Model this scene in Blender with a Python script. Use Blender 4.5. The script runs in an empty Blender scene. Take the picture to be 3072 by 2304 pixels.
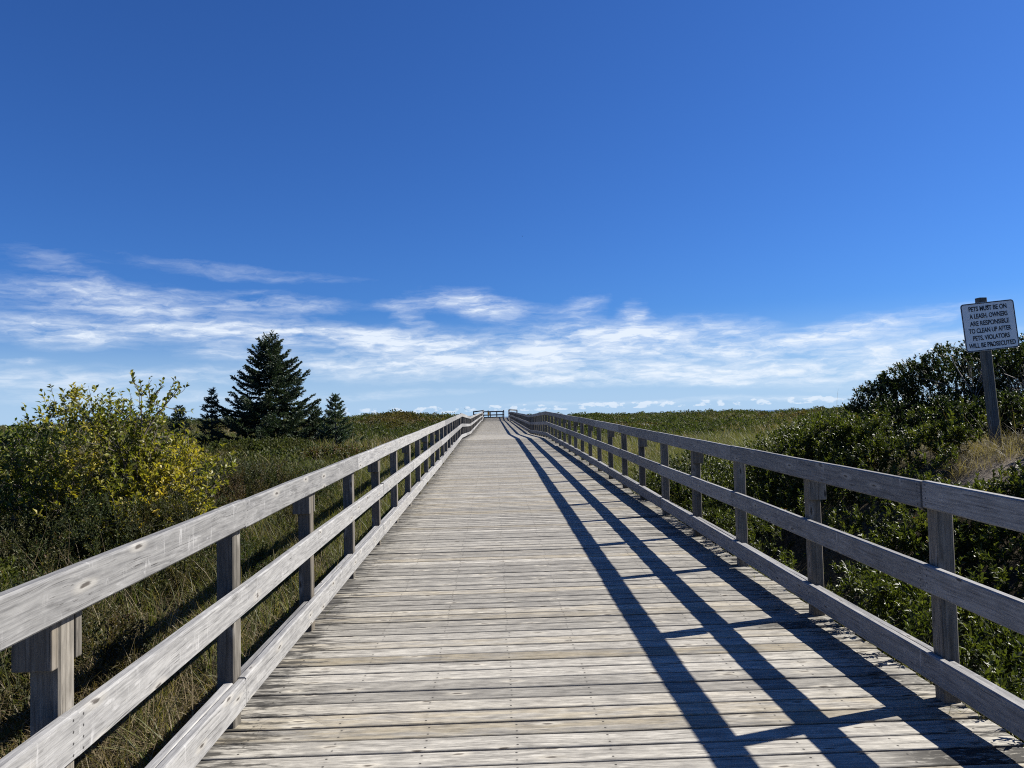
import bpy, math, random
import numpy as np
from mathutils import Vector, Matrix

random.seed(7)
rng = np.random.default_rng(7)
R_ = math.radians
scene = bpy.context.scene
COL = scene.collection

# ------------------------------------------------------------------ helpers
def tag(o, label=None, cat=None, group=None, kind=None):
    if label: o['label'] = label
    if cat: o['category'] = cat
    if group: o['group'] = group
    if kind: o['kind'] = kind
    return o

def empty(name, loc, label, cat, group=None):
    o = bpy.data.objects.new(name, None)
    o.location = loc
    o.empty_display_size = 0.2
    COL.objects.link(o)
    return tag(o, label, cat, group)

def link(name, me, mat=None, parent=None, loc=None):
    o = bpy.data.objects.new(name, me)
    COL.objects.link(o)
    if mat is not None and not me.materials: me.materials.append(mat)
    if parent is not None:
        o.parent = parent
        o.matrix_parent_inverse = Matrix.Translation(-Vector(parent.location))
    if loc is not None: o.location = loc
    return o

def mesh_np(name, V, F, attrs=None, uv=None, smooth=False):
    """V (n,3); F (m,k) of constant k; attrs {name: per vertex float}; uv (m*k,2)"""
    V = np.asarray(V, np.float32); F = np.asarray(F, np.int32)
    me = bpy.data.meshes.new(name)
    n, (m, k) = len(V), F.shape
    me.vertices.add(n); me.vertices.foreach_set('co', V.ravel())
    me.loops.add(m * k); me.loops.foreach_set('vertex_index', F.ravel())
    me.polygons.add(m)
    me.polygons.foreach_set('loop_start', np.arange(0, m * k, k, dtype=np.int32))
    me.polygons.foreach_set('use_smooth', np.full(m, bool(smooth)))
    me.update(calc_edges=True)
    if attrs:
        for a, val in attrs.items():
            at = me.attributes.new(a, 'FLOAT', 'POINT')
            at.data.foreach_set('value', np.asarray(val, np.float32))
    if uv is not None:
        l = me.uv_layers.new(name='UVMap')
        l.data.foreach_set('uv', np.asarray(uv, np.float32).ravel())
    return me

class MB:
    """collects quads with uv and a per-vertex tint"""
    def __init__(s): s.v = []; s.f = []; s.uv = []; s.t = []; s.e = []
    def quad_uv(s, idx, uvs): s.f.append(idx); s.uv.extend(uvs)
    def loft(s, rings, us, vs, tint=0.5, cap=True, ends=None):
        """rings: list of lists of points (same count), us per ring, vs per ring point (perimeter, len+1)"""
        b = len(s.v); k = len(rings[0])
        L = us[-1] - us[0]
        for r, u in zip(rings, us):
            s.v.extend(r); s.t.extend([tint] * k)
            d = min(u - us[0], us[-1] - u)
            s.e.extend([d] * k)
        for i in range(len(rings) - 1):
            for j in range(k):
                a = b + i * k + j; c = b + i * k + (j + 1) % k
                s.quad_uv((a, c, c + k, a + k), [(us[i], vs[j]), (us[i], vs[j + 1]), (us[i + 1], vs[j + 1]), (us[i + 1], vs[j])])
        if cap:
            for i, rev in ((0, True), (len(rings) - 1, False)):
                base = b + i * k
                m = k // 2
                for j in range(m - 1):
                    q = (base + j, base + j + 1, base + k - 2 - j, base + k - 1 - j)
                    if rev: q = q[::-1]
                    s.quad_uv(q, [(us[i], vs[0] + .01 * t) for t in range(4)])
    def box(s, c, d, tint=.5, rz=0, ry=0):
        x, y, z = d[0] / 2, d[1] / 2, d[2] / 2
        M = Matrix.Translation(c) @ Matrix.Rotation(rz, 4, 'Z') @ Matrix.Rotation(ry, 4, 'Y')
        u0 = random.random() * 50
        ax = max(range(3), key=lambda i: d[i])
        o = [(1, 2), (2, 0), (0, 1)][ax]
        h = [x, y, z]
        rings = []
        for e in (-1, 1):
            r = []
            for (p, q) in ((-1, -1), (1, -1), (1, 1), (-1, 1)):
                w = [0, 0, 0]; w[ax] = e * h[ax]; w[o[0]] = p * h[o[0]]; w[o[1]] = q * h[o[1]]
                r.append(tuple(M @ Vector(w)))
            rings.append(r)
        vs = [0, 2 * h[o[0]], 2 * h[o[0]] + 2 * h[o[1]], 4 * h[o[0]] + 2 * h[o[1]], 4 * h[o[0]] + 4 * h[o[1]]]
        v0 = random.random() * 50
        s.loft(rings, [u0, u0 + 2 * h[ax]], [v0 + v for v in vs], tint)
    def build(s, name, mat, parent=None, bevel=0):
        me = mesh_np(name, s.v, s.f, {'tint': s.t, 'enddist': s.e}, s.uv)
        o = link(name, me, mat, parent)
        if bevel:
            md = o.modifiers.new('bevel', 'BEVEL'); md.width = bevel; md.segments = 2; md.limit_method = 'ANGLE'
        return o

def vnoise(x, y, seed=0):
    """smooth value noise on arrays, 0..1"""
    x = np.asarray(x, float); y = np.asarray(y, float)
    xi = np.floor(x).astype(np.int64); yi = np.floor(y).astype(np.int64)
    xf = x - xi; yf = y - yi
    def h(a, b):
        n = (a * 374761393 + b * 668265263 + seed * 1442695041) & 0xffffffff
        n = ((n ^ (n >> 13)) * 1274126177) & 0xffffffff
        return ((n ^ (n >> 16)) & 0xffff) / 65535.0
    u = xf * xf * (3 - 2 * xf); v = yf * yf * (3 - 2 * yf)
    return (h(xi, yi) * (1 - u) + h(xi + 1, yi) * u) * (1 - v) + (h(xi, yi + 1) * (1 - u) + h(xi + 1, yi + 1) * u) * v

def fbm(x, y, seed=0, o=3):
    s = 0; a = .5; t = 0
    for i in range(o):
        s = s + a * vnoise(x * 2 ** i, y * 2 ** i, seed + i); t += a; a *= .5
    return s / t

def sstep(a, b, x):
    t = np.clip((np.asarray(x, float) - a) / (b - a), 0, 1)
    return t * t * (3 - 2 * t)

# ------------------------------------------------------------------ node helpers
class NT:
    def __init__(s, nt): s.nt = nt; s.N = nt.nodes; s.L = nt.links
    def n(s, typ, **kw):
        d = s.N.new(typ)
        for k, v in kw.items():
            if k.startswith('_'): setattr(d, k[1:], v)
        return d
    def set(s, node, key, val):
        if isinstance(val, bpy.types.NodeSocket): s.L.new(val, node.inputs[key])
        else: node.inputs[key].default_value = val
    def math(s, op, a, b=None, c=None, clamp=False):
        d = s.N.new('ShaderNodeMath'); d.operation = op; d.use_clamp = clamp
        s.set(d, 0, a)
        if b is not None: s.set(d, 1, b)
        if c is not None: s.set(d, 2, c)
        return d.outputs[0]
    def vmath(s, op, a, b=None):
        d = s.N.new('ShaderNodeVectorMath'); d.operation = op
        s.set(d, 0, a)
        if b is not None: s.set(d, 1, b)
        return d.outputs['Value'] if op in ('LENGTH', 'DOT_PRODUCT', 'DISTANCE') else d.outputs[0]
    def noise(s, vec, scale, detail=3, rough=.5, dist=0.):
        d = s.N.new('ShaderNodeTexNoise')
        s.set(d, 'Vector', vec); s.set(d, 'Scale', scale); s.set(d, 'Detail', detail); s.set(d, 'Roughness', rough); s.set(d, 'Distortion', dist)
        return d.outputs['Fac']
    def mapping(s, vec, scale=(1, 1, 1), loc=(0, 0, 0), rot=(0, 0, 0), typ='POINT'):
        d = s.N.new('ShaderNodeMapping'); d.vector_type = typ
        s.set(d, 'Vector', vec); d.inputs['Scale'].default_value = scale
        if typ != 'VECTOR' and typ != 'NORMAL': d.inputs['Location'].default_value = loc
        d.inputs['Rotation'].default_value = rot
        return d.outputs[0]
    def ramp(s, fac, stops, interp='LINEAR'):
        d = s.N.new('ShaderNodeValToRGB'); s.set(d, 'Fac', fac)
        cr = d.color_ramp; cr.interpolation = interp
        while len(cr.elements) < len(stops): cr.elements.new(.5)
        for e, (p, c) in zip(cr.elements, stops):
            e.position = p
            e.color = (c, c, c, 1) if not hasattr(c, '__len__') else (*c, 1)
        return d.outputs['Color']
    def mix(s, fac, a, b, typ='MIX'):
        d = s.N.new('ShaderNodeMix'); d.data_type = 'RGBA'; d.blend_type = typ
        s.set(d, 0, fac)
        for k, v in ((6, a), (7, b)):
            if isinstance(v, bpy.types.NodeSocket): s.L.new(v, d.inputs[k])
            else: d.inputs[k].default_value = (*v, 1) if len(v) == 3 else v
        return d.outputs[2]
    def attr(s, name, typ='GEOMETRY'):
        d = s.N.new('ShaderNodeAttribute'); d.attribute_name = name; d.attribute_type = typ
        return d
    def comb(s, x, y, z=0.):
        d = s.N.new('ShaderNodeCombineXYZ'); s.set(d, 0, x); s.set(d, 1, y); s.set(d, 2, z); return d.outputs[0]
    def sep(s, v):
        d = s.N.new('ShaderNodeSeparateXYZ'); s.L.new(v, d.inputs[0]); return d.outputs
    def range(s, v, a, b, c=0., d_=1., smooth=True):
        d = s.N.new('ShaderNodeMapRange'); d.interpolation_type = 'SMOOTHSTEP' if smooth else 'LINEAR'
        s.set(d, 0, v); s.set(d, 1, a); s.set(d, 2, b); s.set(d, 3, c); s.set(d, 4, d_)
        return d.outputs[0]

def new_mat(name):
    m = bpy.data.materials.new(name); m.use_nodes = True
    t = NT(m.node_tree)
    b = t.N['Principled BSDF']
    return m, t, b

def simple(name, col, rough=.6, metal=0.):
    m, t, b = new_mat(name)
    tc = t.n('ShaderNodeTexCoord').outputs['Object']
    f = t.noise(tc, 9., 4, .6)
    t.set(b, 'Base Color', t.mix(f, tuple(c * .8 for c in col), tuple(min(1, c * 1.15) for c in col)))
    t.set(b, 'Roughness', rough); t.set(b, 'Metallic', metal)
    return m

# ------------------------------------------------------------------ materials
def wood(name, dark=(.13, .128, .13), mid=(.30, .295, .29), light=(.50, .495, .485), brown=(.40, .32, .23), brown_amt=.25, streaks=.0, deck=False, rough=.75, nails=False, knots=.58, tone=(.61, .58, .51)):
    m, t, b = new_mat(name)
    uv = t.n('ShaderNodeUVMap').outputs[0]
    # wander of the grain
    warp = t.noise(t.mapping(uv, (1.1, 5., 1)), 1., 2, .5)
    s = t.sep(uv)
    v2 = t.math('ADD', s[1], t.math('MULTIPLY', t.math('SUBTRACT', warp, .5), .07))
    gv = t.comb(s[0], v2)
    g1 = t.noise(t.mapping(gv, (2.6, 85, 1)), 1., 5, .68)
    g2 = t.noise(t.mapping(gv, (9., 260, 1)), 1., 3, .6)
    big = t.noise(t.mapping(gv, (2.2, 15, 1)), 1., 5, .66)
    f = t.math('ADD', t.math('MULTIPLY', g1, .55), t.math('ADD', t.math('MULTIPLY', g2, .22), t.math('MULTIPLY', big, .32)))
    col = t.ramp(f, [(.38, dark), (.49, mid), (.60, light)])
    tint = t.attr('tint').outputs['Fac']
    # board to board brightness and brown boards
    br = t.range(tint, 0., 1., .74, 1.22, False)
    col = t.mix(1., col, t.comb(br, br, br), 'MULTIPLY')
    bn = t.math('MULTIPLY', t.range(t.math('FRACT', t.math('MULTIPLY', tint, 7.31)), .55, .95), t.range(big, .35, .62))
    col = t.mix(t.math('MULTIPLY', bn, brown_amt * 2.2, clamp=True), col, t.mix(1., t.mix(.5, col, (.5, .5, .5)), tuple(c * 2. for c in brown), 'MULTIPLY'))
    # knots
    kw = t.n('ShaderNodeTexNoise'); t.set(kw, 'Vector', t.mapping(uv, (9, 26, 1))); t.set(kw, 'Scale', 1.); t.set(kw, 'Detail', 2.)
    kv = t.mapping(t.vmath('ADD', uv, t.vmath('MULTIPLY', t.vmath('SUBTRACT', kw.outputs['Color'], (.5, .5, .5)), (.05, .018, 0))), (2.4, 8.0, 1))
    vo = t.n('ShaderNodeTexVoronoi', _voronoi_dimensions='2D'); t.set(vo, 'Vector', kv); t.set(vo, 'Scale', 1.); t.set(vo, 'Randomness', 1.)
    keep = t.range(t.sep(vo.outputs['Color'])[0], knots, knots + .03)
    kd = t.math('ADD', vo.outputs['Distance'], t.math('MULTIPLY', t.math('SUBTRACT', g1, .5), .09))
    ring = t.math('MULTIPLY', t.range(kd, .09, .24, 1., 0.), keep)
    core = t.math('MULTIPLY', t.range(kd, .035, .085, 1., 0.), keep)
    col = t.mix(t.math('MULTIPLY', ring, .6), col, (.64, .62, .58))
    col = t.mix(t.math('MULTIPLY', core, .85), col, (.07, .055, .045))
    # fine dark checks along the grain
    ck = t.noise(t.mapping(gv, (2.2, 120, 3), (3, 7, 0)), 1., 2, .5)
    chk = t.range(ck, .66, .72)
    col = t.mix(t.math('MULTIPLY', chk, .65), col, (.05, .048, .048))
    # short black splits
    sp = t.noise(t.mapping(gv, (6.5, 75, 1), (2, 8, 0)), 1., 3, .6)
    sg = t.noise(t.mapping(uv, (1.2, 6, 1), (4, 4, 0)), 1., 2)
    col = t.mix(t.math('MULTIPLY', t.math('MULTIPLY', t.range(sp, .62, .68), t.range(sg, .5, .62)), .8), col, (.05, .046, .045))
    # grey blotches and flecks
    fk = t.noise(t.mapping(gv, (8., 30, 1), (6, 1, 0)), 1., 5, .7)
    fv = t.range(fk, .34, .66, *((.66, 1.26) if deck else (.80, 1.16)), False)
    col = t.mix(1., col, t.comb(fv, fv, fv), 'MULTIPLY')
    if streaks > 0:
        # bleached saw marks: short pale ticks across the grain, in clusters
        st = t.noise(t.mapping(uv, (34, 6, 1)), 1., 4, .6, .5)
        s2 = t.noise(t.mapping(uv, (7, 20, 1), (2, 2, 0)), 1., 4, .65, .8)
        gate = t.noise(t.mapping(uv, (1.8, 5, 1), (5, 1, 0)), 1., 3)
        k = t.math('MULTIPLY', t.math('MAXIMUM', t.range(st, .58, .70), t.range(s2, .60, .70)), t.range(gate, .44, .60))
        col = t.mix(t.math('MULTIPLY', k, streaks), col, (.74, .74, .75))
    geo = t.n('ShaderNodeNewGeometry')
    if deck:
        px = t.sep(geo.outputs['Position'])[0]
        n1 = t.noise(t.mapping(uv, (4.5, 24, 1)), 1., 5, .66)
        n0 = t.noise(t.mapping(uv, (.8, 2.5, 1), (9, 2, 0)), 1., 2)
        le = t.range(px, -1.36, -.7, .68, -.16, False)
        re = t.range(px, 1.4, 2.2, -.14, .46, False)
        e = t.math('MAXIMUM', le, re)
        black = t.range(t.math('ADD', n1, t.math('MULTIPLY', e, .34)), .62, .76)
        col = t.mix(t.math('MULTIPLY', black, .85), col, (.035, .034, .032))
        # whole boards gone black at the damp edge
        wb = t.math('MULTIPLY', t.range(t.math('FRACT', t.math('MULTIPLY', tint, 13.7)), .84, .9), t.range(px, 1.5, 1.95))
        col = t.mix(t.math('MULTIPLY', wb, t.range(n1, .3, .5)), col, (.05, .048, .045))
        # bleached lichen on the damp edge
        wl = t.math('MULTIPLY', t.range(px, 1.6, 2.1), t.range(t.noise(t.mapping(uv, (14, 40, 1), (1, 4, 0)), 1., 4, .7), .55, .64))
        col = t.mix(t.math('MULTIPLY', wl, .7), col, (.62, .62, .60))
        # nail heads: a pair on each joist line
        loc = t.attr('across').outputs['Fac']; pu = t.attr('along').outputs['Fac']
        jo = t.math('SUBTRACT', t.math('MULTIPLY', t.math('FRACT', t.math('DIVIDE', t.math('ADD', pu, 1.015 + 43), .43)), .43), .215)
        jo = t.math('ADD', jo, t.math('MULTIPLY', t.math('SUBTRACT', t.math('FRACT', t.math('MULTIPLY', tint, 91.7)), .5), .03))
        dv = t.math('SUBTRACT', t.math('ABSOLUTE', t.math('SUBTRACT', loc, .5)), .27)
        r2 = t.math('ADD', t.math('MULTIPLY', jo, jo), t.math('POWER', t.math('MULTIPLY', dv, .14), 2.))
        nail = t.range(r2, .000022, .00005, 1., 0.)
        stain = t.math('MULTIPLY', t.range(t.math('ABSOLUTE', jo), .0, .014, 1., 0.), .09)
        col = t.mix(stain, col, (.10, .095, .09))
        nail = t.math('MULTIPLY', nail, t.range(t.noise(t.mapping(uv, (2.3, 3, 1)), 1., 0), .38, .44))
        col = t.mix(t.math('MULTIPLY', nail, .9), col, (.03, .028, .027))
    else:
        # damp dark patches
        n1 = t.noise(t.mapping(uv, (2.6, 11, 1), (3, 3, 0)), 1., 5, .68)
        col = t.mix(t.math('MULTIPLY', t.range(n1, .62, .74), .6), col, (.07, .068, .066))
    if nails:
        ed = t.attr('enddist').outputs['Fac']; hv = t.attr('across').outputs['Fac']
        a1 = t.math('SUBTRACT', ed, .03)
        hh = t.math('SUBTRACT', t.math('MULTIPLY', t.math('FRACT', t.math('MULTIPLY', t.math('ADD', hv, .0), 4.)), .25), .125)
        r2 = t.math('ADD', t.math('MULTIPLY', a1, a1), t.math('POWER', t.math('MULTIPLY', hh, .14), 2.))
        col = t.mix(t.range(r2, .00001, .00003, .9, 0.), col, (.03, .028, .03))
    col = t.mix(1., col, tone, 'MULTIPLY')
    t.set(b, 'Base Color', col)
    t.set(b, 'Roughness', rough); t.set(b, 'Specular IOR Level', .25)
    bp = t.n('ShaderNodeBump'); t.set(bp, 'Strength', .5); t.set(bp, 'Distance', .003)
    hgt = t.math('SUBTRACT', t.math('ADD', f, t.math('MULTIPLY', ring, .25)), t.math('ADD', t.math('MULTIPLY', chk, .6), t.math('MULTIPLY', core, .4)))
    t.set(bp, 'Height', hgt)
    t.set(b, 'Normal', bp.outputs[0])
    return m

M_DECK = wood('deck_wood', brown=(.40, .345, .24), brown_amt=.30, deck=True)
M_RAIL = wood('rail_wood', dark=(.17, .17, .175), mid=(.34, .34, .345), light=(.50, .50, .50), brown=(.42, .38, .30), brown_amt=.06, streaks=.62, nails=True, knots=.55, tone=(.47, .462, .445))
M_POST = wood('post_wood', dark=(.10, .095, .085), mid=(.235, .22, .195), light=(.40, .38, .345), brown=(.36, .30, .22), brown_amt=.25, tone=(.385, .37, .345))
M_SIGNPOST = wood('sign_post_wood', tone=(.42, .405, .37), dark=(.05, .05, .048), mid=(.20, .20, .19), light=(.36, .36, .34), brown=(.28, .26, .18), brown_amt=.3)
M_FARWOOD = wood('lookout_wood', tone=(.33, .31, .30), dark=(.05, .045, .045), mid=(.12, .11, .11), light=(.22, .21, .2), brown=(.2, .15, .1), brown_amt=.3)

def leaf_mat(name, stops, patch=None, patch_scale=.35, rough=.42, transl=.35, spec=.5):
    """stops: colour ramp over a per-leaf tint; patch: a second colour in broad patches of plants"""
    m, t, b = new_mat(name)
    tint = t.attr('tint').outputs['Fac']
    oi = t.n('ShaderNodeObjectInfo').outputs['Random']
    f = t.math('ADD', t.math('MULTIPLY', tint, .65), t.math('MULTIPLY', oi, .35))
    col = t.ramp(f, stops)
    if patch:
        geo = t.n('ShaderNodeNewGeometry').outputs['Position']
        p = t.noise(geo, patch_scale, 3, .55)
        col = t.mix(t.range(p, .5, .68), col, t.mix(.75, col, patch))
    t.set(b, 'Base Color', col); t.set(b, 'Roughness', rough); t.set(b, 'Specular IOR Level', spec)
    tr = t.n('ShaderNodeBsdfTranslucent')
    t.set(tr, 'Color', t.mix(1., col, (1.5, 1.6, .7), 'MULTIPLY'))
    mx = t.n('ShaderNodeMixShader'); t.set(mx, 0, transl)
    t.L.new(b.outputs[0], mx.inputs[1]); t.L.new(tr.outputs[0], mx.inputs[2])
    t.L.new(mx.outputs[0], t.N['Material Output'].inputs[0])
    return m

M_BAY = leaf_mat('bayberry_leaf', [(0., (0.015, 0.023, 0.006)), (.45, (0.044, 0.056, 0.011)), (.8, (0.082, 0.092, 0.018)), (.97, (0.096, 0.096, 0.024)), (1., (0.128, 0.056, 0.016))], rough=.45, transl=.32, spec=.32)
M_BAYD = leaf_mat('dark_bayberry_leaf', [(0., (0.011, 0.018, 0.008)), (.5, (0.026, 0.038, 0.013)), (.9, (0.052, 0.064, 0.021)), (1., (0.080, 0.048, 0.020))], rough=.46, transl=.22, spec=.28)
M_HEATH = leaf_mat('heath_leaf', [(0., (0.018, 0.026, 0.010)), (.5, (0.044, 0.058, 0.016)), (.85, (0.068, 0.076, 0.024)), (1., (0.104, 0.064, 0.028))], patch=(0.085, 0.052, 0.022), patch_scale=.13, rough=.6, transl=.3, spec=.2)
M_SCRUB = leaf_mat('scrub_leaf', [(0., (0.018, 0.027, 0.010)), (.45, (0.040, 0.054, 0.016)), (.75, (0.068, 0.068, 0.024)), (1., (0.088, 0.044, 0.024))], patch=(0.068, 0.038, 0.022), patch_scale=.55, rough=.55, transl=.3, spec=.25)
M_YEL = leaf_mat('yellowing_leaf', [(0., (.022, .038, .010)), (.38, (.050, .075, .016)), (.60, (.140, .140, .020)), (.88, (.34, .27, .032)), (1., (.26, .09, .03))], rough=.45, transl=.36, spec=.35)
M_SPRUCE = leaf_mat('spruce_needle', [(0., (0.014, 0.024, 0.015)), (.6, (0.030, 0.049, 0.026)), (1., (0.059, 0.076, 0.036))], rough=.5, transl=.12, spec=.3)
M_SPRUCEY = leaf_mat('young_spruce_needle', [(0., (0.022, 0.039, 0.024)), (.6, (0.049, 0.076, 0.043)), (1., (0.097, 0.119, 0.081))], rough=.5, transl=.15, spec=.3)
M_GRASS = leaf_mat('green_grass_blade', [(0., (0.036, 0.050, 0.014)), (.5, (0.076, 0.084, 0.026)), (1., (0.160, 0.144, 0.056))], patch=(0.160, 0.136, 0.056), patch_scale=.25, rough=.5, transl=.4, spec=.3)
M_DRY = leaf_mat('dry_grass_blade', [(0., (0.080, 0.060, 0.032)), (.5, (0.160, 0.124, 0.068)), (1., (0.272, 0.224, 0.136))], patch=(0.10, 0.075, 0.030), patch_scale=.7, rough=.55, transl=.35, spec=.3)
M_BARK = simple('bark', (.085, .070, .058), .85)
M_TWIG = simple('grey_twig', (.17, .15, .135), .8)

def ground_mat():
    m, t, b = new_mat('sandy_soil')
    pos = t.n('ShaderNodeNewGeometry').outputs['Position']
    n1 = t.noise(pos, 1.3, 5, .6); n2 = t.noise(pos, 22., 4, .65); n3 = t.noise(pos, .22, 3, .5)
    litter = t.ramp(n2, [(.3, (.035, .028, .018)), (.55, (.085, .068, .042)), (.75, (.16, .13, .085))])
    green = t.ramp(n2, [(.3, (.022, .026, .012)), (.7, (.06, .062, .026))])
    col = t.mix(t.range(t.math('ADD', t.math('MULTIPLY', n3, .7), t.math('MULTIPLY', n1, .3)), .42, .58), litter, green)
    sand = t.ramp(t.math('ADD', t.math('MULTIPLY', n2, .6), t.math('MULTIPLY', n1, .4)), [(.35, (.085, .068, .05)), (.5, (.15, .125, .095)), (.65, (.22, .19, .15))])  # sand tones dimmed: the shade on the knoll patch is painted into them
    s = t.sep(pos)
    # bare blown-out sand on the knoll beside the sign
    dx = t.math('DIVIDE', t.math('SUBTRACT', s[0], 5.1), .6); dy = t.math('DIVIDE', t.math('SUBTRACT', s[1], 7.45), .34)
    q = t.math('SQRT', t.math('ADD', t.math('MULTIPLY', dx, dx), t.math('MULTIPLY', dy, dy)))
    k1 = t.range(t.math('ADD', q, t.math('MULTIPLY', t.math('SUBTRACT', n1, .5), 1.1)), .75, 1.15, 1., 0.)
    beach = t.range(s[1], 118., 128.)
    col = t.mix(t.math('MAXIMUM', k1, beach), col, sand)
    t.set(b, 'Base Color', col); t.set(b, 'Roughness', .95); t.set(b, 'Specular IOR Level', .1)
    bp = t.n('ShaderNodeBump'); t.set(bp, 'Strength', .8); t.set(bp, 'Distance', .05)
    t.set(bp, 'Height', t.math('ADD', n1, t.math('MULTIPLY', n2, .35))); t.set(b, 'Normal', bp.outputs[0])
    return m
M_GROUND = ground_mat()

# ------------------------------------------------------------------ terrain
DZ = [(-8, -.16), (0, 0.), (32.5, .65), (46, .52), (92, 1.04), (94, 1.0), (98, 1.01), (110, 1.44), (118, 1.44)]   # height of the walk along its length
def ground_z(x, y):
    x = np.asarray(x, float); y = np.asarray(y, float)
    base = -.36 + .0192 * np.clip(y, -10, 68)
    # left: rises gently away from the walk, dune crest far behind
    L = np.clip((-x - 1.6) / 6., 0, 1) * .26 * sstep(-2, 6, y)
    z = base + L
    ridge = .12 * np.exp(-((y - 80) / 15.) ** 2) * sstep(-2., -8., x)
    z = z + ridge
    z = z + .60 * np.exp(-(((x + 7.6) / 4.2) ** 2 + ((y - 58) / 8.) ** 2))      # grassy dune left of the far walk
    # knoll with the sign
    z = z + 1.24 * sstep(1.5, .6, np.sqrt(((x - 6.9) / 3.) ** 2 + ((y - 9.2) / 3.6) ** 2)) 
    z = z + .45 * np.exp(-(((x - 9.5) / 4.) ** 2 + ((y - 13) / 4.) ** 2))
    # small relief away from the walk
    w = sstep(2.5, 6, np.abs(x - .4))
    z = z + w * .26 * (fbm(x * .33, y * .33, 3) - .5) + w * .85 * (fbm(x * .06 + 9, y * .06, 5) - .5) * sstep(15, 45, y)
    z = z + .06 * (fbm(x * 1.7, y * 1.7, 8) - .5)
    # the dune is cut away under the walk
    zc = np.interp(y, [p[0] for p in DZ], [p[1] for p in DZ]) - .40
    k = sstep(3.4, 2.1, np.abs(x - .4))
    z = np.where(y < 119, np.minimum(z, zc * k + z * (1 - k)), z)
    # seaward slope down to the beach
    z = z - 4.6 * sstep(88, 135, y)
    return z

def build_ground():
    xs = np.concatenate([np.linspace(-900, -60, 30)[:-1], np.linspace(-60, -14, 93)[:-1], np.linspace(-14, 14, 141)[:-1], np.linspace(14, 60, 93)[:-1], np.linspace(60, 900, 30)])
    ys = np.concatenate([np.linspace(-300, -8, 20)[:-1], np.linspace(-8, 22, 151)[:-1], np.linspace(22, 150, 200)])
    X, Y = np.meshgrid(xs, ys)
    Z = ground_z(X, Y)
    V = np.stack([X.ravel(), Y.ravel(), Z.ravel()], 1)
    nx, ny = len(xs), len(ys)
    i = np.arange(nx - 1)[None, :] + nx * np.arange(ny - 1)[:, None]
    F = np.stack([i, i + 1, i + nx + 1, i + nx], -1).reshape(-1, 4)
    o = link('ground', mesh_np('ground', V, F, smooth=True), M_GROUND)
    tag(o, 'sandy dune ground under grass, heath and shrubs', 'ground', kind='structure')
build_ground()

def build_sea():
    m, t, b = new_mat('sea_water')
    t.set(b, 'Base Color', (.02, .06, .10, 1)); t.set(b, 'Roughness', .22)
    pos = t.n('ShaderNodeNewGeometry').outputs['Position']
    bp = t.n('ShaderNodeBump'); t.set(bp, 'Strength', .6); t.set(bp, 'Distance', .3)
    t.set(bp, 'Height', t.noise(t.mapping(pos, (.25, .6, 1)), 1., 4)); t.set(b, 'Normal', bp.outputs[0])
    V = [(-15000, 120, -3.0), (15000, 120, -3.0), (15000, 20000, -3.0), (-15000, 20000, -3.0)]
    o = link('sea', mesh_np('sea', V, [(0, 1, 2, 3)]), m)
    tag(o, 'pale blue sea beyond the dunes', 'sea', kind='structure')
build_sea()

# ------------------------------------------------------------------ boardwalk
DX = [(-8, 0.), (20, 0.), (46, -.12), (92, -.2), (118, -.21)]
def dz(y): return float(np.interp(y, [p[0] for p in DZ], [p[1] for p in DZ]))
def dxs(y): return float(np.interp(y, [p[0] for p in DX], [p[1] for p in DX]))
PITCH = .1515
PW = .1415

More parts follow.
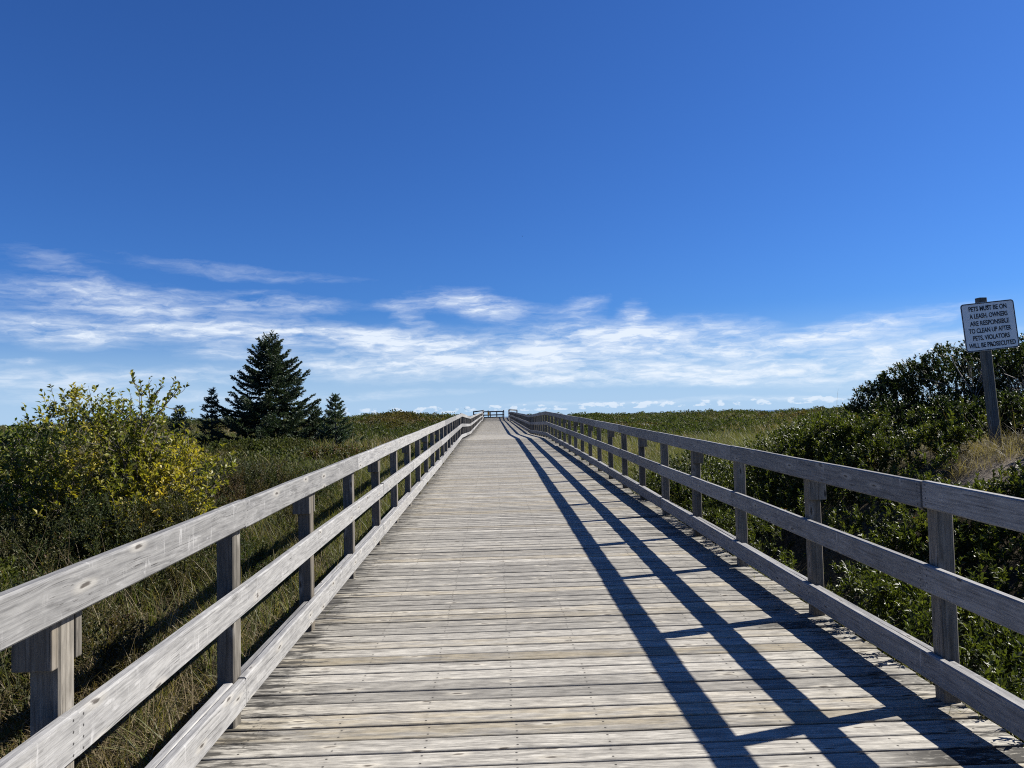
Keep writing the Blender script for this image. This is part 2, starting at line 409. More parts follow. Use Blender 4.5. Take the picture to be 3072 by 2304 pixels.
def build_deck():
    root = empty('boardwalk', (0.45, 0, 0), 'long straight boardwalk of weathered grey planks climbing to the dune crest', 'boardwalk')
    V = []; F = []; UV = []; T = []; AC = []; AL = []
    n = int(121 / PITCH)
    for i in range(n):
        y = -4.5 + i * PITCH
        near = y < 14
        seg = 16 if near else 2
        xl = -1.41 + random.uniform(-.012, .012); xr = 2.36 + random.uniform(-.015, .015)
        sk = random.gauss(0, .0012); bow = random.gauss(0, .0018)
        zj = random.gauss(0, .0011 if near else .0003); tl = random.gauss(0, .005 if near else .0015)
        w = PW + random.uniform(-.003, .001)
        tint = random.random(); u0 = random.random() * 90; v0 = random.random() * 90
        th = .038; bv = .0035
        b = len(V)
        prof = [(-.5 * w, -th), (-.5 * w, -bv), (-.5 * w + bv, 0), (.5 * w - bv, 0), (.5 * w, -bv), (.5 * w, -th)]
        acr = [0, 0, .03, .97, 1, 1]
        vv = [0, th, th + .007, th + .007 + w - .01, th + w + .004, 2 * th + w + .004, 2 * th + 2 * w]
        e0 = np.cumsum(np.random.default_rng(i).normal(0, .0009, seg + 1)); e1 = np.cumsum(np.random.default_rng(i + 5000).normal(0, .0009, seg + 1))
        e0 -= e0.mean(); e1 -= e1.mean()
        for s in range(seg + 1):
            f = s / seg; x = xl + (xr - xl) * f
            yc = y + sk * (x - .4) * 1.5 + bow * (1 - (2 * f - 1) ** 2)
            z0 = dz(yc)
            for (dy, dz_), a in zip(prof, acr):
                e = (e0[s] if dy < 0 else e1[s]) if near else 0
                V.append((x + dxs(y), yc + dy + e, z0 + dz_ + zj + tl * dy)); T.append(tint); AC.append(a); AL.append(x)
        k = 6
        for s in range(seg):
            ua = u0 + (xr - xl) * s / seg; ub = u0 + (xr - xl) * (s + 1) / seg
            for j in range(k):
                a = b + s * k + j; c = b + s * k + (j + 1) % k
                F.append((a, a + k, c + k, c)); UV.extend([(ua, v0 + vv[j]), (ub, v0 + vv[j]), (ub, v0 + vv[j + 1]), (ua, v0 + vv[j + 1])])
        for base, rev in ((b, False), (b + seg * k, True)):
            for q in ((0, 1, 4, 5), (1, 2, 3, 4)):
                qq = [base + z for z in q]
                if rev: qq = qq[::-1]
                F.append(tuple(qq)); UV.extend([(u0, v0), (u0, v0 + .04), (u0 + .002, v0 + .04), (u0 + .002, v0)])
    me = mesh_np('decking', V, F, {'tint': T, 'across': AC, 'along': AL}, UV)
    link('decking', me, M_DECK, root)
    for x in (-1.2, .47, 2.15):
        mb = MB()
        rings = []; us = []
        for y in [-4.5] + [float(v) for v in range(0, 116, 4)] + [116.]:
            zt = dz(y) - .05; c = dxs(y) + x
            rings.append([(c - .03, y, zt - .2), (c + .03, y, zt - .2), (c + .03, y, zt), (c - .03, y, zt)]); us.append(y + 10)
        mb.loft(rings, us, [0, .06, .26, .32, .52]); mb.build('beam', M_POST, root)
build_deck()

POSTS = [3.985 + 1.622 * k for k in range(-4, 66)]
def build_railing(side):
    L = side < 0
    inner = -1.28 if L else 2.22
    sg = -1 if L else 1
    root = empty('boardwalk_railing', (inner, -4, 0),
                 'sunlit left-hand railing of the boardwalk, three bleached grey rails on square posts' if L else
                 'shaded right-hand railing of the boardwalk, three blue-grey rails casting shadows across the planks', 'railing')
    posts = [y for y in POSTS if y < 110.3]
    def board(name, y0, y1, o0, th, z0, z1, mat=M_RAIL):
        ys = [y0] + [y for y in np.arange(-4, 112, .811) if y0 + .05 < y < y1 - .05] + [y1]
        bv = .007; u0 = random.random() * 80; v0 = random.random() * 80; tint = random.random()
        jz = random.gauss(0, .003); jz2 = random.gauss(0, .003); ja = random.gauss(0, .002)
        mb = MB(); rings = []; us = []; ac = []
        h = z1 - z0
        prof = [(bv, z0), (0, z0 + bv), (0, z1 - bv), (bv, z1), (th - bv, z1), (th, z1 - bv), (th, z0 + bv), (th - bv, z0)]
        acr = [0, .04, .96, 1, 1, .96, .04, 0]
        for y in ys:
            f = (y - y0) / (y1 - y0)
            c = dxs(y) + inner; zb = dz(y) + jz * (1 - f) + jz2 * f + .0015 * math.sin(y * 3.1 + u0)
            ring = [(c + sg * (o0 + p + ja), y, zb + q) for p, q in prof]
            if L: ring = ring[::-1]
            rings.append(ring); us.append(u0 + (y - y0)); ac.extend(acr[::-1] if L else acr)
        per = [0, .01, .01 + h, .02 + h, .02 + h + th, .03 + h + th, .03 + 2 * h + th, .04 + 2 * h + th, .04 + 2 * h + 2 * th]
        if L: per = [per[-1] - p for p in per]
        mb.loft(rings, us, [v0 + p for p in per], tint)
        o = mb.build(name, mat, root)
        at = o.data.attributes.new('across', 'FLOAT', 'POINT'); at.data.foreach_set('value', np.asarray(ac, np.float32))
        return o
    def run(name, joints, z0, z1):
        for a, b_ in zip(joints[:-1], joints[1:]):
            board(name, a + .0025, b_ - .0025, 0., .043, z0, z1)
    # joints over posts
    def joints(first, step, off=0.):
        j = [-4.4]; y = first
        while y < 109: 
            if y > -4: j.append(y)
            y += step
        return j + [110.2]
    P = 1.622
    run('top_rail', joints((3.985 if L else 3.985) - 2 * P * 1 + 0, 2 * P), .985, 1.126)
    run('mid_rail', joints((2.40 if L else 4.0) - 2 * P, 2 * P), .552, .692)
    run('toe_rail', joints(3.97 - 3 * P if L else 3.90 - 2 * P, 3 * P), .098, .238)
    for k, y in enumerate(posts):
        if L and y < 3: y += .06
        far = y > 40
        mb = MB()
        zb = float(ground_z(inner + sg * .08, y)) - .3; zt = dz(y) + 1.055
        c = (dxs(y) + inner + sg * (.0445 + .0445), y + random.gauss(0, .012), (zb + zt) / 2)
        M = Matrix.Translation(c) @ Matrix.Rotation(random.gauss(0, .035), 4, 'Z') @ Matrix.Rotation(random.gauss(0, .004), 4, 'X')
        h = (zt - zb) / 2; w = .0445; bv = .006
        prof = [(-w, -w + bv), (-w + bv, -w), (w - bv, -w), (w, -w + bv), (w, w - bv), (w - bv, w), (-w + bv, w), (-w, w - bv)]
        per = [0]; 
        for i in range(8):
            p, q = prof[i], prof[(i + 1) % 8]; per.append(per[-1] + math.hypot(p[0] - q[0], p[1] - q[1]))
        rings = [[tuple(M @ Vector((p, q, s * h))) for p, q in prof] for s in (-1, 1)]
        u0 = random.random() * 80; v0 = random.random() * 80
        mb.loft(rings, [u0, u0 + 2 * h], [v0 + p for p in per], random.random())
        mb.build('post', M_POST, root)
        # splice blocks nailed to the post under some top rails
        blk = (k % 2 == 1) if L else (k % 2 == 1)
        if blk and y < 30:
            for s in ((-1, 1) if L else (-1,)):
                mb = MB()
                mb.box((dxs(y) + inner + sg * (.0445 + .06), y + s * (.0445 + .0215), dz(y) + .985 - .045), (.12, .036, .22), random.random())
                mb.build('spacer_block', M_POST, root, bevel=.004)
    # outer boards laid between the posts, just outside the toe rail
    for a, b_ in zip(posts[:-1], posts[1:]):
        if a < 26:
            board('outer_board', a + .05, b_ - .05, .054, .05, .10, .222 + random.gauss(0, .004))
    return root
build_railing(-1)
build_railing(1)

# ------------------------------------------------------------------ lookout at the crest
def lookout():
    zd = 1.44
    def rail_set(name, label, pts, hs=(.45, .92), post_h=1.02, zs=None, toe=True, posts=None):
        root = empty(name, (pts[0][0], pts[0][1], zd), label, 'railing')
        for (x0, y0, za), (x1, y1, zb) in zip(pts[:-1], pts[1:]):
            L_ = math.hypot(x1 - x0, y1 - y0); rz = math.atan2(y1 - y0, x1 - x0); ry = -math.atan2(zb - za, L_)
            for h in hs:
                mb = MB(); mb.box(((x0 + x1) / 2, (y0 + y1) / 2, (za + zb) / 2 + h), (math.hypot(L_, zb - za), .06, .17), random.random(), rz, ry)
                mb.build('rail', M_FARWOOD, root)
        for p in (posts or pts):
            ph = p[3] if len(p) > 3 else post_h
            mb = MB(); mb.box((p[0], p[1], p[2] + ph / 2 - .15), (.16, .16, ph + .3), random.random()); mb.build('post', M_FARWOOD, root)
        return root
    rail_set('lookout_railing', 'dark end railing across the top of the boardwalk, yellow plate on its left post',
             [(-1.45, 114, zd), (1.45, 114, zd)], hs=(.06, .42, .92), posts=[(-.85, 114, zd, 1.1), (-.55, 114, zd, .9), (.42, 114, zd, .95), (1.45, 114, zd, 1.1)])
    rail_set('lookout_railing', 'dark side railing standing left of the boardwalk top, above a sloping handrail',
             [(-2.95, 112, zd + .02), (-1.5, 111.6, zd + .16)], hs=(.22, .5, .92))
    rail_set('lookout_railing', 'short dark railing right of the boardwalk top, behind the right-hand railing',
             [(2.2, 111, zd + .12), (3.4, 113.5, zd + .05)], hs=(.45, .98))
    r = empty('ramp_handrail', (-2.95, 112, zd), 'low dark handrail sloping down to the left from the lookout', 'handrail')
    mb = MB(); mb.box((-6.6, 112.4, zd + .0), (7.4, .06, .14), .3, 0, R_(-5.5)); mb.build('rail', M_FARWOOD, r)
    for x in (-9.9, -8.2, -6.5, -4.7):
        mb = MB(); zt = zd + .0 - (abs(x + 6.6)) * math.tan(R_(5.5)) * (1 if x < -6.6 else -1); zg = float(ground_z(x, 112.4)) - .2
        mb.box((x, 112.4, (zt + zg) / 2), (.09, .09, zt - zg)); mb.build('post', M_FARWOOD, r)
    # yellow plate on the left post
    ys = MB(); ys.box((-.80, 113.92, zd + .63), (.30, .012, .46)); o = ys.build('warning_plate', simple('amber_paint', (.55, .26, .015), .5), None)
    tag(o, 'small amber plate fixed on the left post of the end railing', 'sign')
    # bench in front of the end railing
    bn = empty('bench', (1.0, 113.3, zd), 'dark wooden bench at the right end of the lookout railing', 'bench')
    mb = MB(); mb.box((.85, 113.2, zd + .42), (.95, .4, .06)); mb.build('seat', M_FARWOOD, bn)
    mb = MB(); mb.box((1.28, 113.2, zd + .72), (.06, .4, .5), .4, 0, R_(12)); mb.build('backrest', M_FARWOOD, bn)
    for x in (.45, 1.22):
        mb = MB(); mb.box((x, 113.2, zd + .195), (.08, .36, .39)); mb.build('leg', M_FARWOOD, bn)
    # the platform under it is part of the setting
    mb = MB()
    for i in range(26):
        mb.box((.9, 110.6 + i * .15, zd - .045), (8.6, .143, .04), random.random())
    o = mb.build('path', M_DECK, None)
    tag(o, 'plank platform at the crest of the dune', 'platform', kind='structure')
lookout()

# ------------------------------------------------------------------ notice sign
def rounded_rect(w, h, r, n=6):
    pts = []
    for cx, cy, a0 in ((w / 2 - r, h / 2 - r, 0), (-w / 2 + r, h / 2 - r, 90), (-w / 2 + r, -h / 2 + r, 180), (w / 2 - r, -h / 2 + r, 270)):
        for i in range(n + 1):
            a = R_(a0 + 90 * i / n); pts.append((cx + r * math.cos(a), cy + r * math.sin(a)))
    return pts

def poly_obj(name, verts, faces, mat, parent):
    me = bpy.data.meshes.new(name); me.from_pydata(verts, [], faces); me.update()
    o = bpy.data.objects.new(name, me); COL.objects.link(o); me.materials.append(mat)
    o.parent = parent
    return o

def notice_sign():
    root = empty('notice_sign', (5.61, 8.5, 1.0), 'white rectangular notice about leashed pets on a leaning grey wooden post', 'sign')
    lean = -.052
    # post in root space
    mb = MB(); u0 = 3.3
    rings = []; us = []
    for z in np.linspace(-.45, 1.80, 10):
        cx = lean * z + .004 * math.sin(z * 4); w = .044
        bv = .006
        prof = [(-w, -w + bv), (-w + bv, -w), (w - bv, -w), (w, -w + bv), (w, w - bv), (w - bv, w), (-w + bv, w), (-w, w - bv)]
        rings.append([(cx + p, q, z) for p, q in prof]); us.append(u0 + z)
    mb.loft(rings, us, [0, .01, .09, .1, .18, .19, .27, .28, .36], .35)
    me = mesh_np('post', mb.v, mb.f, {'tint': mb.t, 'enddist': mb.e}, mb.uv); me.materials.append(M_SIGNPOST)
    o = bpy.data.objects.new('post', me); COL.objects.link(o); o.parent = root
    # panel, its own frame: x right, y up, z towards the viewer
    ang = R_(5.0)
    M = Matrix.Translation((5.603 - 5.64, -.054, 2.478 - 1.0)) @ Matrix.Rotation(-ang, 4, 'Y') @ Matrix.Rotation(R_(90), 4, 'X')
    W, H, r = .612, .542, .035
    white, t, b = new_mat('sign_white'); 
    n = t.noise(t.n('ShaderNodeTexCoord').outputs['Object'], 5., 5, .6)
    t.set(b, 'Base Color', t.ramp(n, [(.3, (.80, .775, .72)), (.7, (.89, .865, .81))])); t.set(b, 'Roughness', .35)
    black = simple('sign_black', (.018, .018, .02), .5)
    out = rounded_rect(W, H, r); k = len(out)
    V = [(x, y, 0.) for x, y in out] + [(x, y, -.004) for x, y in out]
    F = [tuple(range(k)), tuple(range(2 * k - 1, k - 1, -1))] + [(j, j + k, (j + 1) % k + k, (j + 1) % k) for j in range(k)]
    pn = poly_obj('panel', V, F, white, root); pn.matrix_local = M
    a = rounded_rect(W - .006, H - .006, r - .003); c = rounded_rect(W - .026, H - .026, r - .012)
    V = [(x, y, .0012) for x, y in a] + [(x, y, .0012) for x, y in c]
    F = [(j, (j + 1) % k, (j + 1) % k + k, j + k) for j in range(k)]
    poly_obj('border', V, F, black, pn)
    lines = ['PETS MUST BE ON', 'A LEASH. OWNERS', 'ARE RESPONSIBLE', 'TO CLEAN UP AFTER', 'PETS. VIOLATORS', 'WILL BE PROSECUTED']
    widths = [.435, .435, .45, .485, .42, .535]
    xoff = [.0, .0, .0, -.004, .0, .0]
    for i, (s, wd) in enumerate(zip(lines, widths)):
        cu = bpy.data.curves.new('lettering', 'FONT'); cu.body = s; cu.align_x = 'CENTER'; cu.align_y = 'CENTER'; cu.size = .1; cu.offset = .0028
        cu.extrude = .0004
        tmp = bpy.data.objects.new('tmp', cu); COL.objects.link(tmp)
        dg = bpy.context.evaluated_depsgraph_get()
        me = bpy.data.meshes.new_from_object(tmp.evaluated_get(dg)); 
        bpy.data.objects.remove(tmp)
        co = np.empty(len(me.vertices) * 3, np.float32); me.vertices.foreach_get('co', co); co = co.reshape(-1, 3)
        lo, hi = co.min(0), co.max(0)
        co[:, 0] = (co[:, 0] - (lo[0] + hi[0]) / 2) * wd / (hi[0] - lo[0]) + xoff[i]
        co[:, 1] = (co[:, 1] - (lo[1] + hi[1]) / 2) * .055 / (hi[1] - lo[1]) + .205 - i * .082
        co[:, 2] = co[:, 2] + .0013
        me.vertices.foreach_set('co', co.ravel()); me.update()
        me.materials.clear(); me.materials.append(black)
        o = bpy.data.objects.new('lettering', me); COL.objects.link(o); o.parent = pn
    rust = simple('rusty_bolt', (.05, .035, .03), .6, .6)
    for y in (.222, -.215):
        me = bpy.data.meshes.new('bolt')
        n_ = 10; V = [(.012 * math.cos(2 * math.pi * j / n_) + .0, y + .012 * math.sin(2 * math.pi * j / n_), zz) for zz in (.0, .006) for j in range(n_)]
        F = [tuple(range(n_, 2 * n_))] + [(j, (j + 1) % n_, (j + 1) % n_ + n_, j + n_) for j in range(n_)]
        me.from_pydata(V, [], F); me.materials.append(rust)
        o = bpy.data.objects.new('bolt', me); COL.objects.link(o); o.parent = pn
notice_sign()

# ------------------------------------------------------------------ foliage building blocks
def rot_mats(d, roll):
    """(n,3,3): local +Y maps on direction d, rolled about it"""
    d = d / np.linalg.norm(d, axis=1, keepdims=True)
    up = np.where(np.abs(d[:, 2:3]) > .95, np.array([[1., 0, 0]]), np.array([[0, 0, 1.]]))
    x = np.cross(d, up); x /= np.linalg.norm(x, axis=1, keepdims=True)
    z = np.cross(x, d)
    c, s = np.cos(roll)[:, None], np.sin(roll)[:, None]
    x2 = x * c + z * s; z2 = -x * s + z * c
    return np.stack([x2, d, z2], axis=2)

LEAF_V = np.array([(0, 0, 0), (.5, .5, .14), (0, 1, -.10), (-.5, .5, .14), (0, .52, 0)], float)
LEAF_F = np.array([(0, 1, 2, 4), (0, 4, 2, 3)])
def leaves(P, D, length, width, roll, tint):
    """P,D (n,3); one folded leaf each -> V, F, T"""
    n = len(P)
    Rm = rot_mats(D, roll)
    S = np.stack([width, length, length], 1)
    loc = LEAF_V[None] * S[:, None, :]
    V = np.einsum('nij,nkj->nki', Rm, loc) + P[:, None, :]
    F = (LEAF_F[None] + 5 * np.arange(n)[:, None, None]).reshape(-1, 4)
    T = np.repeat(tint, 5)
    return V.reshape(-1, 3), F, T

def tube(pts, rad, ns=5):
    pts = np.asarray(pts, float); n = len(pts)
    d = np.gradient(pts, axis=0)
    Rm = rot_mats(d, np.zeros(n))
    a = np.arange(ns) * 2 * np.pi / ns
    ring = np.stack([np.cos(a), np.zeros(ns), np.sin(a)], 1)
    V = np.einsum('nij,kj->nki', Rm, ring) * np.asarray(rad)[:, None, None] + pts[:, None, :]
    i = np.arange(n - 1)[:, None] * ns; j = np.arange(ns)[None, :]
    F = np.stack([i + j, i + (j + 1) % ns, i + ns + (j + 1) % ns, i + ns + j], -1).reshape(-1, 4)
    return V.reshape(-1, 3), F

class Acc:
    def __init__(s): s.V = []; s.F = []; s.T = []; s.n = 0
    def add(s, V, F, T=None):
        s.V.append(V); s.F.append(F + s.n); s.n += len(V)
        s.T.append(np.full(len(V), .5) if T is None else T)
    def mesh(s, name, smooth=True):
        return mesh_np(name, np.concatenate(s.V), np.concatenate(s.F), {'tint': np.concatenate(s.T)}, smooth=smooth)

def sprig_data(r, nl, stem, ll, lw, up=.75):
    """a leafy twig growing along +Z: leaf bases, directions, lengths ..."""
    t = np.sort(r.uniform(.15, 1, nl)) ** .8
    az = np.arange(nl) * 2.4 + r.uniform(0, 6)
    curve = r.normal(0, .15, 2)
    P = np.stack([curve[0] * t * t * stem, curve[1] * t * t * stem, t * stem], 1)
    el = np.radians(r.uniform(15, 60, nl) + 25 * t * up)
    D = np.stack([np.cos(az) * np.cos(el), np.sin(az) * np.cos(el), np.sin(el)], 1)
    L = ll * r.uniform(.6, 1.15, nl) * (1.05 - .25 * t)
    W = lw * r.uniform(.75, 1.2, nl)
    return P, D, L, W

def sprig_mesh(name, seed, nl=16, stem=.22, ll=.055, lw=.017, mat=None, twigs=3):
    r = np.random.default_rng(seed)
    a = Acc()
    for k in range(twigs):
        P, D, L, W = sprig_data(r, nl, stem * r.uniform(.7, 1.1), ll, lw)
        tilt = rot_mats(np.array([[r.normal(0, .32), r.normal(0, .32), 1.]]), np.zeros(1))[0]
        # local Z -> tilt's Y
        M = np.stack([tilt[:, 0], tilt[:, 2] * -1, tilt[:, 1]], 1)
        P = P @ M.T; D = D @ M.T
        a.add(*leaves(P, D, L, W, r.normal(0, .5, nl), np.clip(r.normal(.5, .25, nl), 0, 1)))
        tp = np.linspace(0, 1, 4)[:, None] * (M @ np.array([0, 0, stem]))[None]
        V, F = tube(tp, [.003, .0025, .002, .001], 3); a.add(V, F, np.full(len(V), .02))
    me = a.mesh(name); me.materials.append(mat)
    return me

def tuft_mesh(name, seed, n=26, h=.42, spread=.07, w=.0045, bend=.35, mat=None, seg=4):
    r = np.random.default_rng(seed); a = Acc()
    for i in range(n):
        b = np.array([r.normal(0, spread), r.normal(0, spread), 0]); az = r.uniform(0, 2 * np.pi); hh = h * r.uniform(.45, 1.15); bd = bend * r.uniform(.2, 1.5)
        t = np.linspace(0, 1, seg + 1)
        ax = np.array([np.cos(az), np.sin(az), 0]); sd = np.array([-np.sin(az), np.cos(az), 0])
        c = b[None] + ax[None] * (bd * hh * t ** 2.1)[:, None] + np.array([0, 0, 1.])[None] * (hh * (t - .28 * bd * t ** 2.5))[:, None]
        ww = w * (1 - t ** 1.6 * .92) * r.uniform(.7, 1.3)
        V = np.stack([c - sd[None] * ww[:, None], c + sd[None] * ww[:, None]], 1).reshape(-1, 3)
        F = np.array([(2 * j, 2 * j + 1, 2 * j + 3, 2 * j + 2) for j in range(seg)])
        a.add(V, F, np.full(len(V), np.clip(r.normal(.5, .28), 0, 1)))
    me = a.mesh(name); me.materials.append(mat)
    return me

def clump_mesh(name, seed, n=170, rad=.45, h=.42, ll=.07, lw=.035, mat=None):
    """a low rounded plant for the middle and far distance: leaf clumps over a dome, denser outside"""
    r = np.random.default_rng(seed)
    th = r.uniform(0, 2 * np.pi, n); cz = r.uniform(-.05, 1, n)
    rr = np.sqrt(1 - np.clip(cz, 0, 1) ** 2) * (.75 + .5 * vnoise(th * 1.6, cz * 3, seed)) * r.uniform(.55, 1.05, n)
    P = np.stack([rad * rr * np.cos(th), rad * rr * np.sin(th), h * np.clip(cz, .02, 1) * (.7 + .5 * vnoise(th * 1.3, cz * 2 + 7, seed))], 1)
    D = np.stack([P[:, 0] / rad * .8 + r.normal(0, .4, n), P[:, 1] / rad * .8 + r.normal(0, .4, n), .7 + r.normal(0, .35, n)], 1)
    V, F, T = leaves(P, D, ll * r.uniform(.6, 1.4, n), lw * r.uniform(.6, 1.4, n), r.uniform(-1.2, 1.2, n), np.clip(r.normal(.5, .25, n), 0, 1))
    me = mesh_np(name, V, F, {'tint': T}, smooth=True); me.materials.append(mat)
    return me

def scatter(name, label, cat, protos, P, rot, scl, idx, group=None):
    """one ground-cover object: points carrying copies of small plants"""
    pc = bpy.data.collections.new(name + '_plants')
    for i, me in enumerate(protos):
        o = bpy.data.objects.new('%s_%02d' % (name, i), me); pc.objects.link(o)
    me = bpy.data.meshes.new(name); n = len(P)
    me.vertices.add(n); me.vertices.foreach_set('co', np.asarray(P, np.float32).ravel())
    for an, typ, prop, val in (('rot', 'FLOAT_VECTOR', 'vector', rot), ('scl', 'FLOAT', 'value', scl), ('idx', 'INT', 'value', idx)):
        at = me.attributes.new(an, typ, 'POINT')
        at.data.foreach_set(prop, np.asarray(val, np.int32 if typ == 'INT' else np.float32).ravel())
    me.update()
    o = bpy.data.objects.new(name, me); COL.objects.link(o)
    g = bpy.data.node_groups.new(name + '_nodes', 'GeometryNodeTree')
    g.interface.new_socket('Geometry', in_out='INPUT', socket_type='NodeSocketGeometry')
    g.interface.new_socket('Geometry', in_out='OUTPUT', socket_type='NodeSocketGeometry')
    N, L = g.nodes, g.links
    gi = N.new('NodeGroupInput'); go = N.new('NodeGroupOutput')
    ci = N.new('GeometryNodeCollectionInfo'); ci.inputs['Collection'].default_value = pc
    ci.inputs['Separate Children'].default_value = True; ci.inputs['Reset Children'].default_value = True
    ip = N.new('GeometryNodeInstanceOnPoints'); ip.inputs['Pick Instance'].default_value = True
    def na(nm, dt):
        d = N.new('GeometryNodeInputNamedAttribute'); d.data_type = dt; d.inputs['Name'].default_value = nm
        return d.outputs['Attribute']
    er = N.new('FunctionNodeEulerToRotation')
    L.new(na('rot', 'FLOAT_VECTOR'), er.inputs[0]); L.new(er.outputs[0], ip.inputs['Rotation'])
    L.new(na('scl', 'FLOAT'), ip.inputs['Scale']); L.new(na('idx', 'INT'), ip.inputs['Instance Index'])
    L.new(gi.outputs[0], ip.inputs['Points']); L.new(ci.outputs[0], ip.inputs['Instance']); L.new(ip.outputs[0], go.inputs[0])
    md = o.modifiers.new('scatter', 'NODES'); md.node_group = g
    tag(o, label, cat, group, kind='stuff')
    return o

def area_points(r, n, x0, x1, y0, y1, power=0.):
    x = r.uniform(x0, x1, n)
    y = r.uniform(y0, y1, n) if not power else y0 + (y1 - y0) * r.uniform(0, 1, n) ** power
    return x, y

def rots(r, n, tilt=.18):
    return np.stack([r.normal(0, tilt, n), r.normal(0, tilt, n), r.uniform(0, 2 * np.pi, n)], 1)

BAY = [sprig_mesh('bay_sprig', 100 + i, 15, .20, .058, .019, M_BAY) for i in range(5)]
SCRUB = [sprig_mesh('scrub_sprig', 200 + i, 16, .24, .040, .012, M_SCRUB, 4) for i in range(5)]
TG = [tuft_mesh('green_tuft', 300 + i, 24, .50, .08, .0045, .55, M_GRASS) for i in range(4)]
TD = [tuft_mesh('dry_tuft', 320 + i, 30, .40, .13, .0032, 1.15, M_DRY) for i in range(4)]
TS = [tuft_mesh('stalks', 340 + i, 3, .95, .05, .0024, .45, M_DRY, 6) for i in range(3)]
HE = [clump_mesh('heath_clump', 400 + i, 190, .5, .42, .085, .045, M_HEATH) for i in range(6)]
FG = [tuft_mesh('far_grass', 440 + i, 40, .55, .22, .010, .4, M_GRASS, 3) for i in range(3)]
FD = [tuft_mesh('far_dry', 450 + i, 36, .5, .22, .009, .5, M_DRY, 3) for i in range(3)]

def off_walk(x, y, ml=1.46, mr=2.40):
    return (x < -ml) | (x > mr)

# ---- low bayberry cover to the right of the walk
r = np.random.default_rng(21)
def bay_height(x, y):
    h = .30 + .55 * fbm(x * .75, y * .75, 31, 2)
    h = h * (1 - .85 * np.exp(-(((x - 5.05) / .7) ** 2 + ((y - 7.3) / .5) ** 2)))        # bare sand by the sign
    return h
n = 25000
x, y = area_points(r, n, 2.38, 9.5, -1.5, 14.5)
hb = bay_height(x, y)
dens = sstep(.36, .56, fbm(x * .9, y * .9, 33, 2)) * .75 + .25
hole = np.exp(-(((x - 2.9) / .55) ** 2 + ((y - 7.2) / 1.3) ** 2))
sand = np.exp(-(((x - 5.05) / .7) ** 2 + ((y - 7.45) / .42) ** 2)) + np.exp(-(((x - 5.6) / .5) ** 2 + ((y - 8.4) / .5) ** 2))
keep = off_walk(x, y) & (r.uniform(0, 1, n) < dens * (1 - .97 * hole)) & (sand < .42) & (r.uniform(0, 1, n) < (1 - .7 * sstep(5, 9, y) * sstep(6, 7, x)) * (1 - .95 * sstep(8.2, 8.9, y) * sstep(4.4, 4.9, x)))
edge = (x < 2.62) & (r.uniform(0, 1, n) < .5)
keep &= ~edge
x, y, hb = x[keep], y[keep], hb[keep]; n = len(x)
z = ground_z(x, y) + hb * r.uniform(.25, 1., n) ** .6 - .12
scatter('bayberry_cover', 'low glossy green bayberry cover crowding the right-hand railing', 'shrub cover', BAY, np.stack([x, y, z], 1), rots(r, n, .38), r.uniform(.75, 1.25, n), r.integers(0, 5, n))

# ---- low scrub on the left
r = np.random.default_rng(22)
n = 26000
x, y = area_points(r, n, -14, -1.7, 1.0, 17)
hs = .12 + .85 * sstep(.32, .75, fbm(x * .75, y * .75, 41, 2)) * sstep(-1.6, -3.6, x)
dens = sstep(-1.9, -3.0, x - 1.8 * (fbm(x * .5, y * .5, 44) - .5)) * (.30 + .70 * sstep(.38, .52, fbm(x * .75, y * .75, 41, 2)))
keep = r.uniform(0, 1, n) < dens
x, y, hs = x[keep], y[keep], hs[keep]; n = len(x)
z = ground_z(x, y) + hs * r.uniform(.1, 1., n) ** .7 - .12
scatter('scrub_cover', 'low olive and russet scrub on the bank left of the boardwalk', 'shrub cover', SCRUB, np.stack([x, y, z], 1), rots(r, n, .4), r.uniform(.7, 1.3, n), r.integers(0, 5, n))

# ---- grass near the walk, both sides
r = np.random.default_rng(23)
n = 9500
x, y = area_points(r, n, -5.2, -1.5, .5, 24)
keep = r.uniform(0, 1, n) < np.clip(1.15 - .34 * (-x - 1.5) + .25 * sstep(9, 16, y), .12, 1) * (.35 + .65 * sstep(.36, .55, fbm(x * 1.3, y * 1.3, 57, 2)))
x, y = x[keep], y[keep]; n = len(x)
dry = r.uniform(0, 1, n) < np.clip(1.12 - .075 * y, .25, .97) + .25 * (fbm(x, y, 50) - .5)
idx = np.where(dry, r.integers(4, 8, n), r.integers(0, 4, n))
scatter('grass', 'mixed green and straw-coloured grass along the left side of the boardwalk', 'grass', TG + TD, np.stack([x, y, ground_z(x, y) - .02], 1), rots(r, n, .3), r.uniform(.35, 1.25, n) * (.75 + .55 * fbm(x * 1.1, y * 1.1, 52, 2)) * (1 + .1 * sstep(8, 16, y)), idx)
n = 620
x, y = area_points(r, n, -9, -1.8, 1.5, 18)
scatter('grass_stalks', 'long pale bent grass stalks standing out of the left-hand scrub', 'grass', TS, np.stack([x, y, ground_z(x, y)], 1), rots(r, n, .3), r.uniform(.6, 1.15, n), r.integers(0, 3, n))

r = np.random.default_rng(24)
n = 9000
x, y = area_points(r, n, 2.5, 15, 11.5, 30)
keep = (r.uniform(0, 1, n) < .9 * sstep(10.5, 14, y)) 
x, y = x[keep], y[keep]; n = len(x)
idx = np.where(r.uniform(0, 1, n) < .3, r.integers(4, 8, n), r.integers(0, 4, n))
scatter('grass', 'pale green meadow grass beyond the right-hand railing', 'grass', TG + TD, np.stack([x, y, ground_z(x, y) - .02], 1), rots(r, n, .25), r.uniform(.9, 1.6, n), idx)
